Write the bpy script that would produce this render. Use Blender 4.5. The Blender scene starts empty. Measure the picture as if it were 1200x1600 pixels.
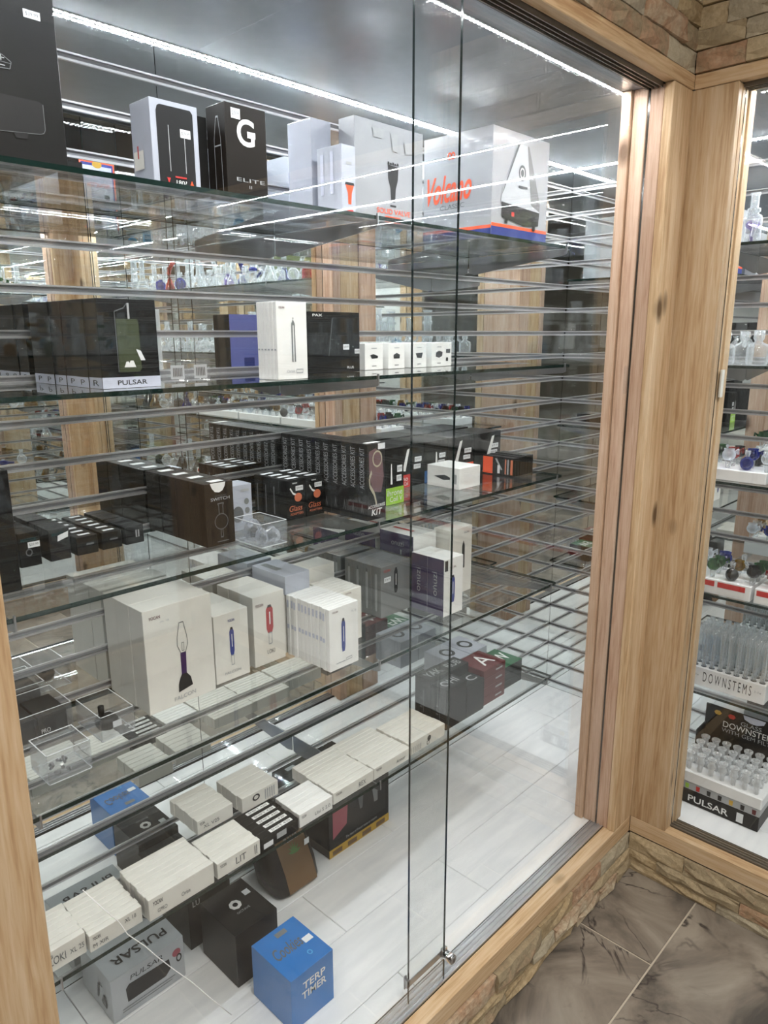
import bpy, bmesh, math, random
from mathutils import Vector, Matrix
random.seed(7)
SC = bpy.context.scene
COL = SC.collection

# ------------------------------------------------------------------ camera
yaw, pitch, roll = 0.76363609, -0.23769241, -0.00314584
fw = Vector((math.cos(pitch)*math.cos(yaw), math.cos(pitch)*math.sin(yaw), math.sin(pitch)))
rt = fw.cross(Vector((0, 0, 1))).normalized(); up = rt.cross(fw)
c_, s_ = math.cos(roll), math.sin(roll)
rt, up = c_*rt + s_*up, -s_*rt + c_*up
cam_d = bpy.data.cameras.new('camera'); cam = bpy.data.objects.new('camera', cam_d); COL.objects.link(cam)
cam.matrix_world = Matrix(((rt.x, up.x, -fw.x, 0), (rt.y, up.y, -fw.y, 0), (rt.z, up.z, -fw.z, 1.6), (0, 0, 0, 1)))
cam_d.sensor_fit = 'HORIZONTAL'; cam_d.sensor_width = 36; cam_d.lens = 36*1144/1200; cam_d.clip_start = 0.02
SC.camera = cam
# ------------------------------------------------------------------ world, exposure, light paths
w = bpy.data.worlds.new('world'); SC.world = w; w.use_nodes = True
w.node_tree.nodes['Background'].inputs[0].default_value = (0.8, 0.85, 0.9, 1)
w.node_tree.nodes['Background'].inputs[1].default_value = 0.05
vs = SC.view_settings
vs.view_transform = 'Standard'; vs.look = 'None'; vs.gamma = 1; vs.use_curve_mapping = False; vs.exposure = 0.88
cy = SC.cycles
cy.max_bounces = 8; cy.diffuse_bounces = 2; cy.glossy_bounces = 5; cy.transmission_bounces = 2; cy.transparent_max_bounces = 32
cy.caustics_reflective = True; cy.caustics_refractive = False; cy.sample_clamp_indirect = 90.0; cy.use_denoising = True; cy.use_adaptive_sampling = True; cy.adaptive_threshold = .16; cy.adaptive_min_samples = 16
LED = 250.0          # emission of the case diodes
SHOP = 20.0         # watts of each shop ceiling lamp

# ------------------------------------------------------------------ helpers
def tag(o, label=None, cat=None, group=None, kind=None):
    for k, v in (('label', label), ('category', cat), ('group', group), ('kind', kind)):
        if v: o[k] = v
    return o
def empty(name, loc, parent=None):
    o = bpy.data.objects.new(name, None); COL.objects.link(o); o.location = loc; o.empty_display_size = .02
    if parent: o.parent = parent
    return o
def link(name, me, parent=None, loc=(0, 0, 0)):
    o = bpy.data.objects.new(name, me); COL.objects.link(o); o.location = loc
    if parent: o.parent = parent
    return o
class MB:
    def __init__(s): s.v, s.f, s.m, s.sm = [], [], [], []
    def face(s, pts, mi=0, smooth=False):
        n = len(s.v); s.v += [tuple(p) for p in pts]; s.f.append(tuple(range(n, n+len(pts)))); s.m.append(mi); s.sm.append(smooth)
    def box(s, x0, x1, y0, y1, z0, z1, mi=0, edge=None, thin=2):
        n = len(s.v)
        s.v += [(x0,y0,z0),(x1,y0,z0),(x1,y1,z0),(x0,y1,z0),(x0,y0,z1),(x1,y0,z1),(x1,y1,z1),(x0,y1,z1)]
        fs = [(0,3,2,1),(4,5,6,7),(0,1,5,4),(2,3,7,6),(1,2,6,5),(3,0,4,7)]
        ax = [2,2,1,1,0,0]
        for f, a in zip(fs, ax):
            s.f.append(tuple(n+i for i in f)); s.m.append(mi if edge is None or a == thin else edge); s.sm.append(False)
    def bevbox(s, x0, x1, y0, y1, z0, z1, b=.001, mi=0):
        n = len(s.v); idx = {}
        X, Y, Z = (x0, x1), (y0, y1), (z0, z1)
        for i in (0,1):
            for j in (0,1):
                for k in (0,1):
                    sx, sy, sz = (b if i == 0 else -b), (b if j == 0 else -b), (b if k == 0 else -b)
                    for a in range(3):
                        p = [X[i]+sx, Y[j]+sy, Z[k]+sz]; p[a] = (X[i], Y[j], Z[k])[a]
                        idx[i,j,k,a] = len(s.v); s.v.append(tuple(p))
        def add(f): s.f.append(tuple(f)); s.m.append(mi); s.sm.append(False)
        for a in range(3):
            o = [q for q in range(3) if q != a]
            for e in (0,1):
                c = []
                for q in ((0,0),(1,0),(1,1),(0,1)):
                    t = [0,0,0]; t[a] = e; t[o[0]] = q[0]; t[o[1]] = q[1]; c.append(idx[t[0],t[1],t[2],a])
                flip = (a == 1) ^ (e == 0)
                add(c[::-1] if flip else c)
        for a in range(3):      # edges along axis a
            o = [q for q in range(3) if q != a]
            for e0 in (0,1):
                for e1 in (0,1):
                    def I(t_, w_):
                        t = [0,0,0]; t[a] = t_; t[o[0]] = e0; t[o[1]] = e1; return idx[t[0],t[1],t[2],w_]
                    add([I(0,o[0]), I(1,o[0]), I(1,o[1]), I(0,o[1])])
        for i in (0,1):
            for j in (0,1):
                for k in (0,1): add([idx[i,j,k,0], idx[i,j,k,1], idx[i,j,k,2]])
    def tube(s, pts, r, n=8, mi=0, cap=True, smooth=True):
        pts = [Vector(p) for p in pts]; rs = r if isinstance(r, (list, tuple)) else [r]*len(pts); rings = []
        for i, p in enumerate(pts):
            d = (pts[min(i+1, len(pts)-1)] - pts[max(i-1, 0)]).normalized()
            a = d.cross(Vector((0,0,1)));  a = a if a.length > .05 else d.cross(Vector((1,0,0)))
            a.normalize(); b = d.cross(a); st = len(s.v)
            for k in range(n):
                t = 2*math.pi*k/n; s.v.append(tuple(p + rs[i]*(math.cos(t)*a + math.sin(t)*b)))
            rings.append(st)
        for A, B in zip(rings, rings[1:]):
            for k in range(n): s.f.append((A+k, A+(k+1)%n, B+(k+1)%n, B+k)); s.m.append(mi); s.sm.append(smooth)
        if cap:
            s.f.append(tuple(rings[0]+k for k in range(n))[::-1]); s.m.append(mi); s.sm.append(False)
            s.f.append(tuple(rings[-1]+k for k in range(n))); s.m.append(mi); s.sm.append(False)
    def lathe(s, prof, n=14, mi=0, at=(0,0,0)):
        rings = []
        for r, z in prof:
            rings.append(len(s.v))
            for k in range(n):
                t = 2*math.pi*k/n; s.v.append((at[0]+r*math.cos(t), at[1]+r*math.sin(t), at[2]+z))
        for A, B in zip(rings, rings[1:]):
            for k in range(n): s.f.append((A+k, A+(k+1)%n, B+(k+1)%n, B+k)); s.m.append(mi); s.sm.append(True)
    def mesh(s, name, mats, fix=True):
        me = bpy.data.meshes.new(name); me.from_pydata(s.v, [], s.f)
        for m in (mats if isinstance(mats, (list, tuple)) else [mats]): me.materials.append(m)
        me.polygons.foreach_set('material_index', s.m); me.polygons.foreach_set('use_smooth', s.sm)
        if fix:
            bm = bmesh.new(); bm.from_mesh(me); bmesh.ops.recalc_face_normals(bm, faces=bm.faces); bm.to_mesh(me); bm.free()
        me.update(); return me
    def build(s, name, mats, parent=None, loc=(0,0,0)): return link(name, s.mesh(name, mats), parent, loc)
ORD = ['first','second','third','fourth','fifth','sixth','seventh','eighth','ninth','tenth','eleventh','twelfth','thirteenth','fourteenth','fifteenth','sixteenth','seventeenth','eighteenth','nineteenth','twentieth','twenty-first','twenty-second','twenty-third','twenty-fourth'] + ['twenty-fifth','twenty-sixth','twenty-seventh','twenty-eighth','twenty-ninth','thirtieth','thirty-first','thirty-second','thirty-third','thirty-fourth']
def nth(i, last=None):
    return ORD[i] if i < 34 else 'number %d' % (i+1)

# ------------------------------------------------------------------ materials
def nt(name):
    m = bpy.data.materials.new(name); m.use_nodes = True; t = m.node_tree
    for n in list(t.nodes): t.nodes.remove(n)
    return m, t, t.nodes.new('ShaderNodeOutputMaterial')
def N(t, typ, **kw):
    n = t.nodes.new('ShaderNode'+typ)
    for k, v in kw.items():
        if k in n.inputs.keys(): n.inputs[k].default_value = v
        else: setattr(n, k, v)
    return n
def P(name, col, rough=.5, metal=0., noise=0., nscale=30., bump=0., bscale=200., spec=.5, coat=0.):
    m, t, out = nt(name); b = N(t, 'BsdfPrincipled', Roughness=rough, Metallic=metal)
    b.inputs['Base Color'].default_value = (*col, 1); b.inputs['Specular IOR Level'].default_value = spec
    if coat: b.inputs['Coat Weight'].default_value = coat; b.inputs['Coat Roughness'].default_value = .08
    tc = N(t, 'TexCoord')
    nz = N(t, 'TexNoise', Scale=nscale, Detail=4.); t.links.new(tc.outputs['Object'], nz.inputs['Vector'])
    rp = N(t, 'ValToRGB'); e = rp.color_ramp.elements
    k = noise if noise else .03
    e[0].position, e[1].position = .3, .7
    e[0].color = (*[c*(1-k) for c in col], 1); e[1].color = (*[min(1, c*(1+k)) for c in col], 1)
    t.links.new(nz.outputs[0], rp.inputs[0]); t.links.new(rp.outputs[0], b.inputs['Base Color'])
    if bump:
        n2 = N(t, 'TexNoise', Scale=bscale, Detail=5.); t.links.new(tc.outputs['Object'], n2.inputs['Vector'])
        bp = N(t, 'Bump', Strength=bump, Distance=.002); t.links.new(n2.outputs[0], bp.inputs['Height']); t.links.new(bp.outputs[0], b.inputs['Normal'])
    t.links.new(b.outputs[0], out.inputs[0]); return m
def sh(c): return tuple(((x/255)/12.92 if x/255 <= .04045 else ((x/255+.055)/1.055)**2.4) for x in c)
def wood(name, axis, c0, c1, c2):
    m, t, out = nt(name); b = N(t, 'BsdfPrincipled', Roughness=.55); b.inputs['Specular IOR Level'].default_value = .35
    tc = N(t, 'TexCoord'); oi = N(t, 'ObjectInfo')
    off = N(t, 'VectorMath', operation='SCALE'); cmb = N(t, 'CombineXYZ')
    for i in range(3): t.links.new(oi.outputs['Random'], cmb.inputs[i])
    off.inputs['Scale'].default_value = 17.; t.links.new(cmb.outputs[0], off.inputs[0])
    ad = N(t, 'VectorMath', operation='ADD'); t.links.new(tc.outputs['Object'], ad.inputs[0]); t.links.new(off.outputs[0], ad.inputs[1])
    sc = [1., 1., 1.]; sc[axis] = .055
    mp = N(t, 'Mapping'); mp.inputs['Scale'].default_value = sc; t.links.new(ad.outputs[0], mp.inputs['Vector'])
    # knots: sparse voronoi cells warp the grain
    kp = N(t, 'Mapping'); s2 = [1., 1., 1.]; s2[axis] = .55; kp.inputs['Scale'].default_value = s2; t.links.new(ad.outputs[0], kp.inputs['Vector'])
    vo = N(t, 'TexVoronoi', Scale=6.5); t.links.new(kp.outputs[0], vo.inputs['Vector'])
    kr = N(t, 'ValToRGB'); kr.color_ramp.elements[0].position = .06; kr.color_ramp.elements[0].color = (1,1,1,1); kr.color_ramp.elements[1].position = .15; kr.color_ramp.elements[1].color = (0,0,0,1)
    t.links.new(vo.outputs['Distance'], kr.inputs[0])
    g = N(t, 'TexNoise', Scale=190., Detail=4., Distortion=.6); t.links.new(mp.outputs[0], g.inputs['Vector'])
    g2 = N(t, 'TexNoise', Scale=38., Detail=4., Distortion=.3); t.links.new(mp.outputs[0], g2.inputs['Vector'])
    mx = N(t, 'Math', operation='MULTIPLY_ADD'); mx.inputs[1].default_value = .55; t.links.new(g2.outputs[0], mx.inputs[0])
    h = N(t, 'Math', operation='MULTIPLY'); h.inputs[1].default_value = .5; t.links.new(g.outputs[0], h.inputs[0]); t.links.new(h.outputs[0], mx.inputs[2])
    rp = N(t, 'ValToRGB'); e = rp.color_ramp.elements; e[0].position = .36; e[1].position = .66; e[0].color = (*c0, 1); e[1].color = (*c2, 1)
    em = e.new(.5); em.color = (*c1, 1); t.links.new(mx.outputs[0], rp.inputs[0])
    mc = N(t, 'MixRGB'); mc.inputs[2].default_value = (*[c*.32 for c in c0], 1); t.links.new(kr.outputs[0], mc.inputs[0]); t.links.new(rp.outputs[0], mc.inputs[1])
    hv = N(t, 'HueSaturation'); vv = N(t, 'MapRange'); vv.inputs['To Min'].default_value = .86; vv.inputs['To Max'].default_value = 1.12
    t.links.new(oi.outputs['Random'], vv.inputs[0]); t.links.new(vv.outputs[0], hv.inputs['Value']); t.links.new(mc.outputs[0], hv.inputs['Color'])
    t.links.new(hv.outputs[0], b.inputs['Base Color'])
    bp = N(t, 'Bump', Strength=.25, Distance=.001); t.links.new(g.outputs[0], bp.inputs['Height']); t.links.new(bp.outputs[0], b.inputs['Normal'])
    t.links.new(b.outputs[0], out.inputs[0]); return m
def glass(name, tint, rough=0., f0=.04, body=None, amount=0.):
    """clear pane: transparent tint plus a Schlick mirror reflection; body/amount add a coloured diffuse share"""
    m, t, out = nt(name); lw = N(t, 'LayerWeight', Blend=.5)
    pw = N(t, 'Math', operation='POWER'); pw.inputs[1].default_value = 5.; t.links.new(lw.outputs['Facing'], pw.inputs[0])
    ma = N(t, 'Math', operation='MULTIPLY_ADD'); ma.inputs[1].default_value = 1-f0; ma.inputs[2].default_value = f0; t.links.new(pw.outputs[0], ma.inputs[0])
    tr = N(t, 'BsdfTransparent'); tr.inputs[0].default_value = (*tint, 1)
    gl = N(t, 'BsdfGlossy', Roughness=rough); gl.inputs[0].default_value = (1,1,1,1)
    src = tr.outputs[0]
    if amount:
        df = N(t, 'BsdfDiffuse'); df.inputs[0].default_value = (*(body or tint), 1); tl = N(t, 'BsdfTranslucent'); tl.inputs[0].default_value = (*(body or tint), 1)
        a = N(t, 'MixShader'); a.inputs[0].default_value = .5; t.links.new(df.outputs[0], a.inputs[1]); t.links.new(tl.outputs[0], a.inputs[2])
        # thicker glass towards the silhouette
        fr = N(t, 'Math', operation='MULTIPLY_ADD'); fr.inputs[1].default_value = amount*1.3; fr.inputs[2].default_value = amount*.35; t.links.new(lw.outputs['Facing'], fr.inputs[0]); fr.use_clamp = True
        d = N(t, 'MixShader'); t.links.new(fr.outputs[0], d.inputs[0]); t.links.new(tr.outputs[0], d.inputs[1]); t.links.new(a.outputs[0], d.inputs[2]); src = d.outputs[0]
    mx = N(t, 'MixShader'); t.links.new(ma.outputs[0], mx.inputs[0]); t.links.new(src, mx.inputs[1]); t.links.new(gl.outputs[0], mx.inputs[2])
    t.links.new(mx.outputs[0], out.inputs[0]); return m
def emit(name, col, s):
    m, t, out = nt(name); e = N(t, 'Emission', Strength=s); e.inputs[0].default_value = (*col, 1); t.links.new(e.outputs[0], out.inputs[0]); return m
def stone_mat(name):
    m, t, out = nt(name); b = N(t, 'BsdfPrincipled', Roughness=.85); oi = N(t, 'ObjectInfo'); tc = N(t, 'TexCoord')
    rp = N(t, 'ValToRGB'); cr = rp.color_ramp; cr.elements[0].color = (*sh((184,160,122)), 1); cr.elements[1].color = (*sh((176,164,142)), 1); cr.elements[0].position = 0; cr.elements[1].position = 1
    for p_, c in ((.25, (202,182,148)), (.45, (164,148,120)), (.6, (188,150,120)), (.8, (204,192,166))): cr.elements.new(p_).color = (*sh(c), 1)
    nz = N(t, 'TexNoise', Scale=22., Detail=6., Roughness=.65); t.links.new(tc.outputs['Object'], nz.inputs['Vector'])
    ad = N(t, 'Math', operation='MULTIPLY_ADD'); ad.inputs[1].default_value = .55; t.links.new(nz.outputs[0], ad.inputs[0]); 
    sb = N(t, 'Math', operation='SUBTRACT'); sb.inputs[1].default_value = .27; t.links.new(oi.outputs['Random'], sb.inputs[0]); t.links.new(sb.outputs[0], ad.inputs[2])
    t.links.new(ad.outputs[0], rp.inputs[0])
    n2 = N(t, 'TexNoise', Scale=90., Detail=6., Roughness=.7); t.links.new(tc.outputs['Object'], n2.inputs['Vector'])
    mx = N(t, 'MixRGB', blend_type='MULTIPLY'); mx.inputs[0].default_value = .6; r2 = N(t, 'ValToRGB'); r2.color_ramp.elements[0].position = .3; r2.color_ramp.elements[0].color = (.5,.46,.40,1); r2.color_ramp.elements[1].position = .6
    t.links.new(n2.outputs[0], r2.inputs[0]); t.links.new(rp.outputs[0], mx.inputs[1]); t.links.new(r2.outputs[0], mx.inputs[2]); t.links.new(mx.outputs[0], b.inputs['Base Color'])
    bp = N(t, 'Bump', Strength=.7, Distance=.006); t.links.new(n2.outputs[0], bp.inputs['Height']); t.links.new(bp.outputs[0], b.inputs['Normal'])
    t.links.new(b.outputs[0], out.inputs[0]); return m
def marble_mat(name):
    m, t, out = nt(name); b = N(t, 'BsdfPrincipled', Roughness=.28); oi = N(t, 'ObjectInfo'); tc = N(t, 'TexCoord')
    cmb = N(t, 'CombineXYZ'); off = N(t, 'VectorMath', operation='SCALE'); off.inputs['Scale'].default_value = 11.
    for i in range(3): t.links.new(oi.outputs['Random'], cmb.inputs[i])
    t.links.new(cmb.outputs[0], off.inputs[0]); ad = N(t, 'VectorMath', operation='ADD'); t.links.new(tc.outputs['Object'], ad.inputs[0]); t.links.new(off.outputs[0], ad.inputs[1])
    n1 = N(t, 'TexNoise', Scale=3.2, Detail=8., Roughness=.6, Distortion=1.2); t.links.new(ad.outputs[0], n1.inputs['Vector'])
    r1 = N(t, 'ValToRGB'); e = r1.color_ramp.elements; e[0].position = .33; e[0].color = (*sh((80,75,70)), 1); e[1].position = .64; e[1].color = (*sh((158,148,135)), 1); e.new(.48).color = (*sh((128,118,107)), 1)
    t.links.new(n1.outputs[0], r1.inputs[0])
    n2 = N(t, 'TexNoise', Scale=2.4, Detail=5., Roughness=.55, Distortion=1.6); t.links.new(ad.outputs[0], n2.inputs['Vector'])
    s1 = N(t, 'Math', operation='SUBTRACT'); s1.inputs[1].default_value = .5; t.links.new(n2.outputs[0], s1.inputs[0]); a1 = N(t, 'Math', operation='ABSOLUTE'); t.links.new(s1.outputs[0], a1.inputs[0])
    r2 = N(t, 'ValToRGB'); r2.color_ramp.elements[0].position = .0; r2.color_ramp.elements[0].color = (1,1,1,1); r2.color_ramp.elements[1].position = .016; r2.color_ramp.elements[1].color = (0,0,0,1); t.links.new(a1.outputs[0], r2.inputs[0])
    n3 = N(t, 'TexNoise', Scale=5., Detail=2.); t.links.new(ad.outputs[0], n3.inputs['Vector']); r3 = N(t, 'ValToRGB'); r3.color_ramp.elements[0].position = .45; r3.color_ramp.elements[1].position = .6; t.links.new(n3.outputs[0], r3.inputs[0])
    mu = N(t, 'Math', operation='MULTIPLY'); t.links.new(r2.outputs[0], mu.inputs[0]); t.links.new(r3.outputs[0], mu.inputs[1])
    mx = N(t, 'MixRGB'); mx.inputs[2].default_value = (*sh((62,56,54)), 1); t.links.new(mu.outputs[0], mx.inputs[0]); t.links.new(r1.outputs[0], mx.inputs[1]); t.links.new(mx.outputs[0], b.inputs['Base Color'])
    t.links.new(b.outputs[0], out.inputs[0]); return m
def deck_mat(name):
    m, t, out = nt(name); b = N(t, 'BsdfPrincipled', Roughness=.3); tc = N(t, 'TexCoord'); oi = N(t, 'ObjectInfo')
    mp = N(t, 'Mapping'); mp.inputs['Scale'].default_value = (1.2, 9, 1); t.links.new(tc.outputs['Object'], mp.inputs['Vector'])
    nz = N(t, 'TexNoise', Scale=4., Detail=6., Distortion=.4); t.links.new(mp.outputs[0], nz.inputs['Vector'])
    r = N(t, 'ValToRGB'); r.color_ramp.elements[0].position = .35; r.color_ramp.elements[0].color = (*sh((236,237,238)), 1); r.color_ramp.elements[1].position = .65; r.color_ramp.elements[1].color = (*sh((249,249,249)), 1)
    t.links.new(nz.outputs[0], r.inputs[0]); t.links.new(r.outputs[0], b.inputs['Base Color']); t.links.new(b.outputs[0], out.inputs[0]); return m

WC = (sh((176,140,102)), sh((203,172,134)), sh((217,192,160)))
WOODZ, WOODX, WOODY = wood('cedar_upright', 2, *WC), wood('cedar_along_x', 0, *WC), wood('cedar_along_y', 1, *WC)
PK = (sh((168,130,106)), sh((194,160,136)), sh((210,182,160)))
WOODJ = wood('cedar_pinkish', 2, *PK)
STONE, MARBLE, DECK = stone_mat('split_stone'), marble_mat('grey_marble'), deck_mat('white_plank')
GROUT = P('pale_grout', sh((196,184,166)), .9); MORTAR = P('dark_mortar', sh((70,62,52)), .9)
MIRROR = P('mirror', (.87,.895,.89), .004, 1.0, noise=.004)
ALU = P('satin_aluminium', (.6,.6,.61), .36, .75); ALUD = P('channel_aluminium', (.30,.30,.31), .45, .6)
BRONZE = P('bronze_track', sh((118,109,98)), .42, .25); BLACKRUB = P('black_gasket', (.012,.012,.013), .5)
CHROME = P('chrome', (.75,.76,.78), .08, 1.0); STEEL = P('bracket_steel', (.42,.42,.43), .3, .9)
PANE = glass('clear_pane', (.985,.992,.99)); SHELFG = glass('shelf_glass', (.984,.993,.990)); EDGE = P('green_glass_edge', sh((6,34,29)), .2, spec=.45)
EDGED = P('dark_glass_edge', sh((12,26,26)), .15, spec=.8)
ACRYL = glass('clear_acrylic', (.97,.975,.98), .02, body=(.85,.87,.9), amount=.10); ACRE = P('acrylic_edge', (.78,.8,.82), .1)
CEILM = P('case_ceiling', sh((146,150,156)), .24, spec=.5); SHOPC = P('shop_ceiling', sh((150,146,140)), .9); PAINT = P('shop_wall_paint', sh((120,116,108)), .85)
WHITE = P('white_card', sh((240,239,236)), .42, coat=.1); CREAM = P('cream_card', sh((230,227,219)), .42, coat=.1); COOLW = P('cool_white_card', sh((180,184,196)), .35, coat=.2)
PALEW = P('pale_grey_card', sh((162,164,168)), .4, coat=.1)
BLACK = P('black_card', (.006,.006,.0062), .42, spec=.28); CHAR = P('charcoal_card', (.017,.017,.018), .42, spec=.3); DBROWN = P('dark_brown_card', (.012,.009,.007), .38, spec=.32)
GREYC = P('grey_card', sh((122,124,124)), .35, coat=.3); LGREY = P('light_grey_print', sh((168,170,172)), .5); SILVER = P('silver_grey_card', sh((184,188,192)), .3, coat=.3)
BLUE = P('azure_card', sh((42,116,190)), .35, coat=.2); NAVY = P('navy_print', sh((30,48,130)), .5); ORANGE = P('orange_print', sh((236,88,44)), .5)
RED = P('red_print', sh((196,52,48)), .5); GREEN = P('lime_print', sh((150,196,62)), .5); DGREEN = P('green_print', sh((30,96,58)), .5); MAROON = P('maroon_card', sh((92,22,26)), .4)
PURPLE = P('aubergine_card', sh((70,58,92)), .35, coat=.2); VIOLET = P('periwinkle_print', sh((116,122,196)), .5); OLIVE = P('olive_print', sh((60,68,42)), .45)
YELLOW = P('mustard_print', sh((196,156,50)), .5); BROWN = P('brown_kraft', sh((112,84,52)), .5); INK = P('black_ink', (.015,.015,.016), .5); PRW = P('white_print', sh((232,232,230)), .5)
STICK = P('price_sticker_paper', sh((228,230,232)), .6); DPURP = P('dark_purple_print', sh((58,26,84)), .4); DBLUE = P('deep_blue_print', sh((62,72,140)), .4); CRED = P('crimson_print', sh((176,58,62)), .4)
SKIN = P('smoky_mauve_print', sh((112,86,90)), .5); SMOKE = P('pale_smoke_print', sh((178,172,150)), .5); COPPER = P('copper_print', sh((206,116,84)), .4); TEAL = P('dark_teal_print', sh((28,74,76)), .45)
MIDG = P('mid_grey_print', sh((96,98,100)), .5); PINK = P('rose_print', sh((168,84,96)), .5); SKY = P('pale_blue_print', sh((90,170,220)), .5); PALEB = P('pale_lilac_print', sh((196,200,216)), .45); FOAM = P('white_foam', sh((236,236,236)), .8)
DIODE = emit('led_diode', (.93, .97, 1.), LED); TAPE = P('led_tape', (.85,.85,.85), .5)
LINEW = P('white_line', (.9,.9,.9), .5)

# ------------------------------------------------------------------ dimensions (metres; camera stands at x=y=0)
YF, XF, YT = .806, 1.92, -1.36          # fronts of the left, right and third case
YB, XB, YTB = 1.45, 2.49, -2.0          # their mirrored backs
XL = .16                                # closed left end of the left case
DZ, CZ = .178, 2.165                    # deck and case ceiling
LV = [1.837, 1.5145, 1.188, .847, .528] # shelf tops
def struct(o): o['kind'] = 'structure'; return o

# ------------------------------------------------------------------ floor of marble tiles
m = MB(); m.box(-3.2, XF+.05, -3.2, YF+.05, -.06, -.003); floor = struct(m.build('floor', GROUT))
def tile_mesh(cx, cy, sx, sy):
    q = MB(); q.bevbox(-sx/2, sx/2, -sy/2, sy/2, -.003, 0, .0008); return q.mesh('tile', MARBLE)
T = .6; tm = tile_mesh(0, 0, T-.005, T-.005)
for r in range(-7, 2):
    y0 = .59 + r*T
    for c in range(-9, 2):
        x0 = 1.62 + c*T + (0 if r % 2 == 0 else .31)
        a0, a1, b0, b1 = max(x0, -3.1), min(x0+T, XF), max(y0, -3.1), min(y0+T, YF)
        if a1-a0 < .03 or b1-b0 < .03: continue
        full = a1-a0 > T-.001 and b1-b0 > T-.001
        me = tm if full else tile_mesh(0, 0, a1-a0-.005, b1-b0-.005)
        link('tile', me, floor, ((a0+a1)/2, (b0+b1)/2, 0))

# ------------------------------------------------------------------ shop shell
def slab(name, x0, x1, y0, y1, z0, z1, mat): 
    q = MB(); q.box(x0, x1, y0, y1, z0, z1); return struct(q.build(name, mat))
slab('ceiling_shop', -3.2, 2.6, -3.2, 1.6, 2.75, 2.80, SHOPC)
slab('wall_far_left', -3.25, -3.2, -3.2, 1.6, -.06, 2.8, PAINT)
slab('wall_far_back', -3.2, .05, -3.25, -3.2, -.06, 2.8, PAINT)
slab('wall_left_plain', -3.2, .11, YF+.02, YF+.06, -.06, 2.75, PAINT)
slab('wall_third_plain', .0, .05, -3.2, YT-.02, -.06, 2.75, PAINT)

# shop ceiling lamps (real fixtures above the aisle)
for i, (x, y, lab) in enumerate(((.55, -.25, 'white square ceiling lamp panel above the middle of the aisle'), (-1.5, -.25, 'white square ceiling lamp panel further back over the aisle'))):
    t = tag(empty('ceiling_lamp', (x, y, 2.75)), lab, 'ceiling lamp', 'aisle ceiling lamps')
    q = MB(); q.box(-.31, .31, -.31, -.29, -.02, 0); q.box(-.31, .31, .29, .31, -.02, 0); q.box(-.31, -.29, -.29, .29, -.02, 0); q.box(.29, .31, -.29, .29, -.02, 0); q.build('frame', WHITE, t)
    ld = bpy.data.lights.new('panel_light', 'AREA'); ld.shape = 'SQUARE'; ld.size = .58; ld.energy = SHOP; ld.color = (1, .94, .86)
    lo = bpy.data.objects.new('panel_light', ld); COL.objects.link(lo); lo.parent = t; lo.location = (0, 0, -.012)

# ------------------------------------------------------------------ stone courses
def stone_mesh(L, H, dep, out):
    """L along u, H along v, rough face towards -w ; local origin at the back lower left"""
    q = MB(); nu, nv = max(2, int(L/.035)), 3; g = {}
    tilt = random.uniform(-.004, .004)
    for i in range(nu+1):
        for j in range(nv+1):
            e = (i in (0, nu)) or (j in (0, nv))
            w_ = -(dep + random.uniform(-.004, .006) + tilt*(2*j/nv-1)) if not e else -(dep*random.uniform(.55, .85))
            u_ = L*i/nu + (random.uniform(-.25, .25)*L/nu if 0 < i < nu else 0); v_ = H*j/nv + (random.uniform(-.2, .2)*H/nv if 0 < j < nv else 0)
            g[i, j] = len(q.v); q.v.append(out(u_, v_, w_))
    for i in range(nu):
        for j in range(nv): q.f.append((g[i,j], g[i+1,j], g[i+1,j+1], g[i,j+1])); q.m.append(0); q.sm.append(False)
    def side(seq):
        b = []
        for k in seq:
            x = q.v[g[k]]; b.append(len(q.v)); u, v = k[0], k[1]
            q.v.append(out(L*u/nu if u in (0, nu) else L*u/nu, H*v/nv, 0))
        for k in range(len(seq)-1): q.f.append((g[seq[k]], g[seq[k+1]], b[k+1], b[k])); q.m.append(0); q.sm.append(False)
    side([(i, 0) for i in range(nu+1)]); side([(i, nv) for i in range(nu+1)]); side([(0, j) for j in range(nv+1)]); side([(nu, j) for j in range(nv+1)])
    return q.mesh('stone', STONE)
def courses(parent, along, a0, a1, face, sgn, z0, heights, lo=.10, hi=.27, dlo=.010, dhi=.03):
    z = z0
    for H in heights:
        a = a0 - random.uniform(0, .1)
        while a < a1-.01:
            L = random.uniform(lo, hi); s0, s1 = max(a, a0), min(a+L, a1)
            if a1-s1 < .05: s1 = a1
            if s1-s0 > .02:
                d = random.uniform(dlo, dhi)
                out = (lambda u, v, w_: (u, w_*sgn, v)) if along == 'x' else (lambda u, v, w_: (w_*sgn, u, v))
                link('stone', stone_mesh(s1-s0-.002, H-.002, d, out), parent, (s0, face, z) if along == 'x' else (face, s0, z))
            a = s1 if s1 == a1 else a+L
        z += H
wl = slab('wall_left', .05, XF+.2, YF+.008, YF+.024, 2.2, 2.75, MORTAR)
courses(wl, 'x', .95, XF-.002, YF+.006, 1, 2.201, [.046, .05, .044, .05, .048])
wr = slab('wall_right', XF+.008, XF+.024, YT-.2, YF+.2, 2.2, 2.75, MORTAR)
courses(wr, 'y', .1, YF-.002, XF+.006, 1, 2.201, [.047, .042, .05, .046, .05])
wt = slab('wall_third', .05, XF+.2, YT-.024, YT-.008, 2.2, 2.75, MORTAR)
bl = slab('baseboard_left', .0, XF+.02, YF+.004, YF+.03, -.003, .125, MORTAR)
courses(bl, 'x', .75, XF-.002, YF+.003, 1, .001, [.036, .034, .053], .09, .22, .008, .026)
br = slab('baseboard_right', XF+.004, XF+.03, YT, YF, -.003, .125, MORTAR)
courses(br, 'y', -.25, YF-.002, XF+.003, 1, .001, [.034, .037, .052], .10, .24, .006, .02)
bt = slab('baseboard_third', .0, XF+.02, YT-.03, YT-.004, -.003, .125, STONE)

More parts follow.
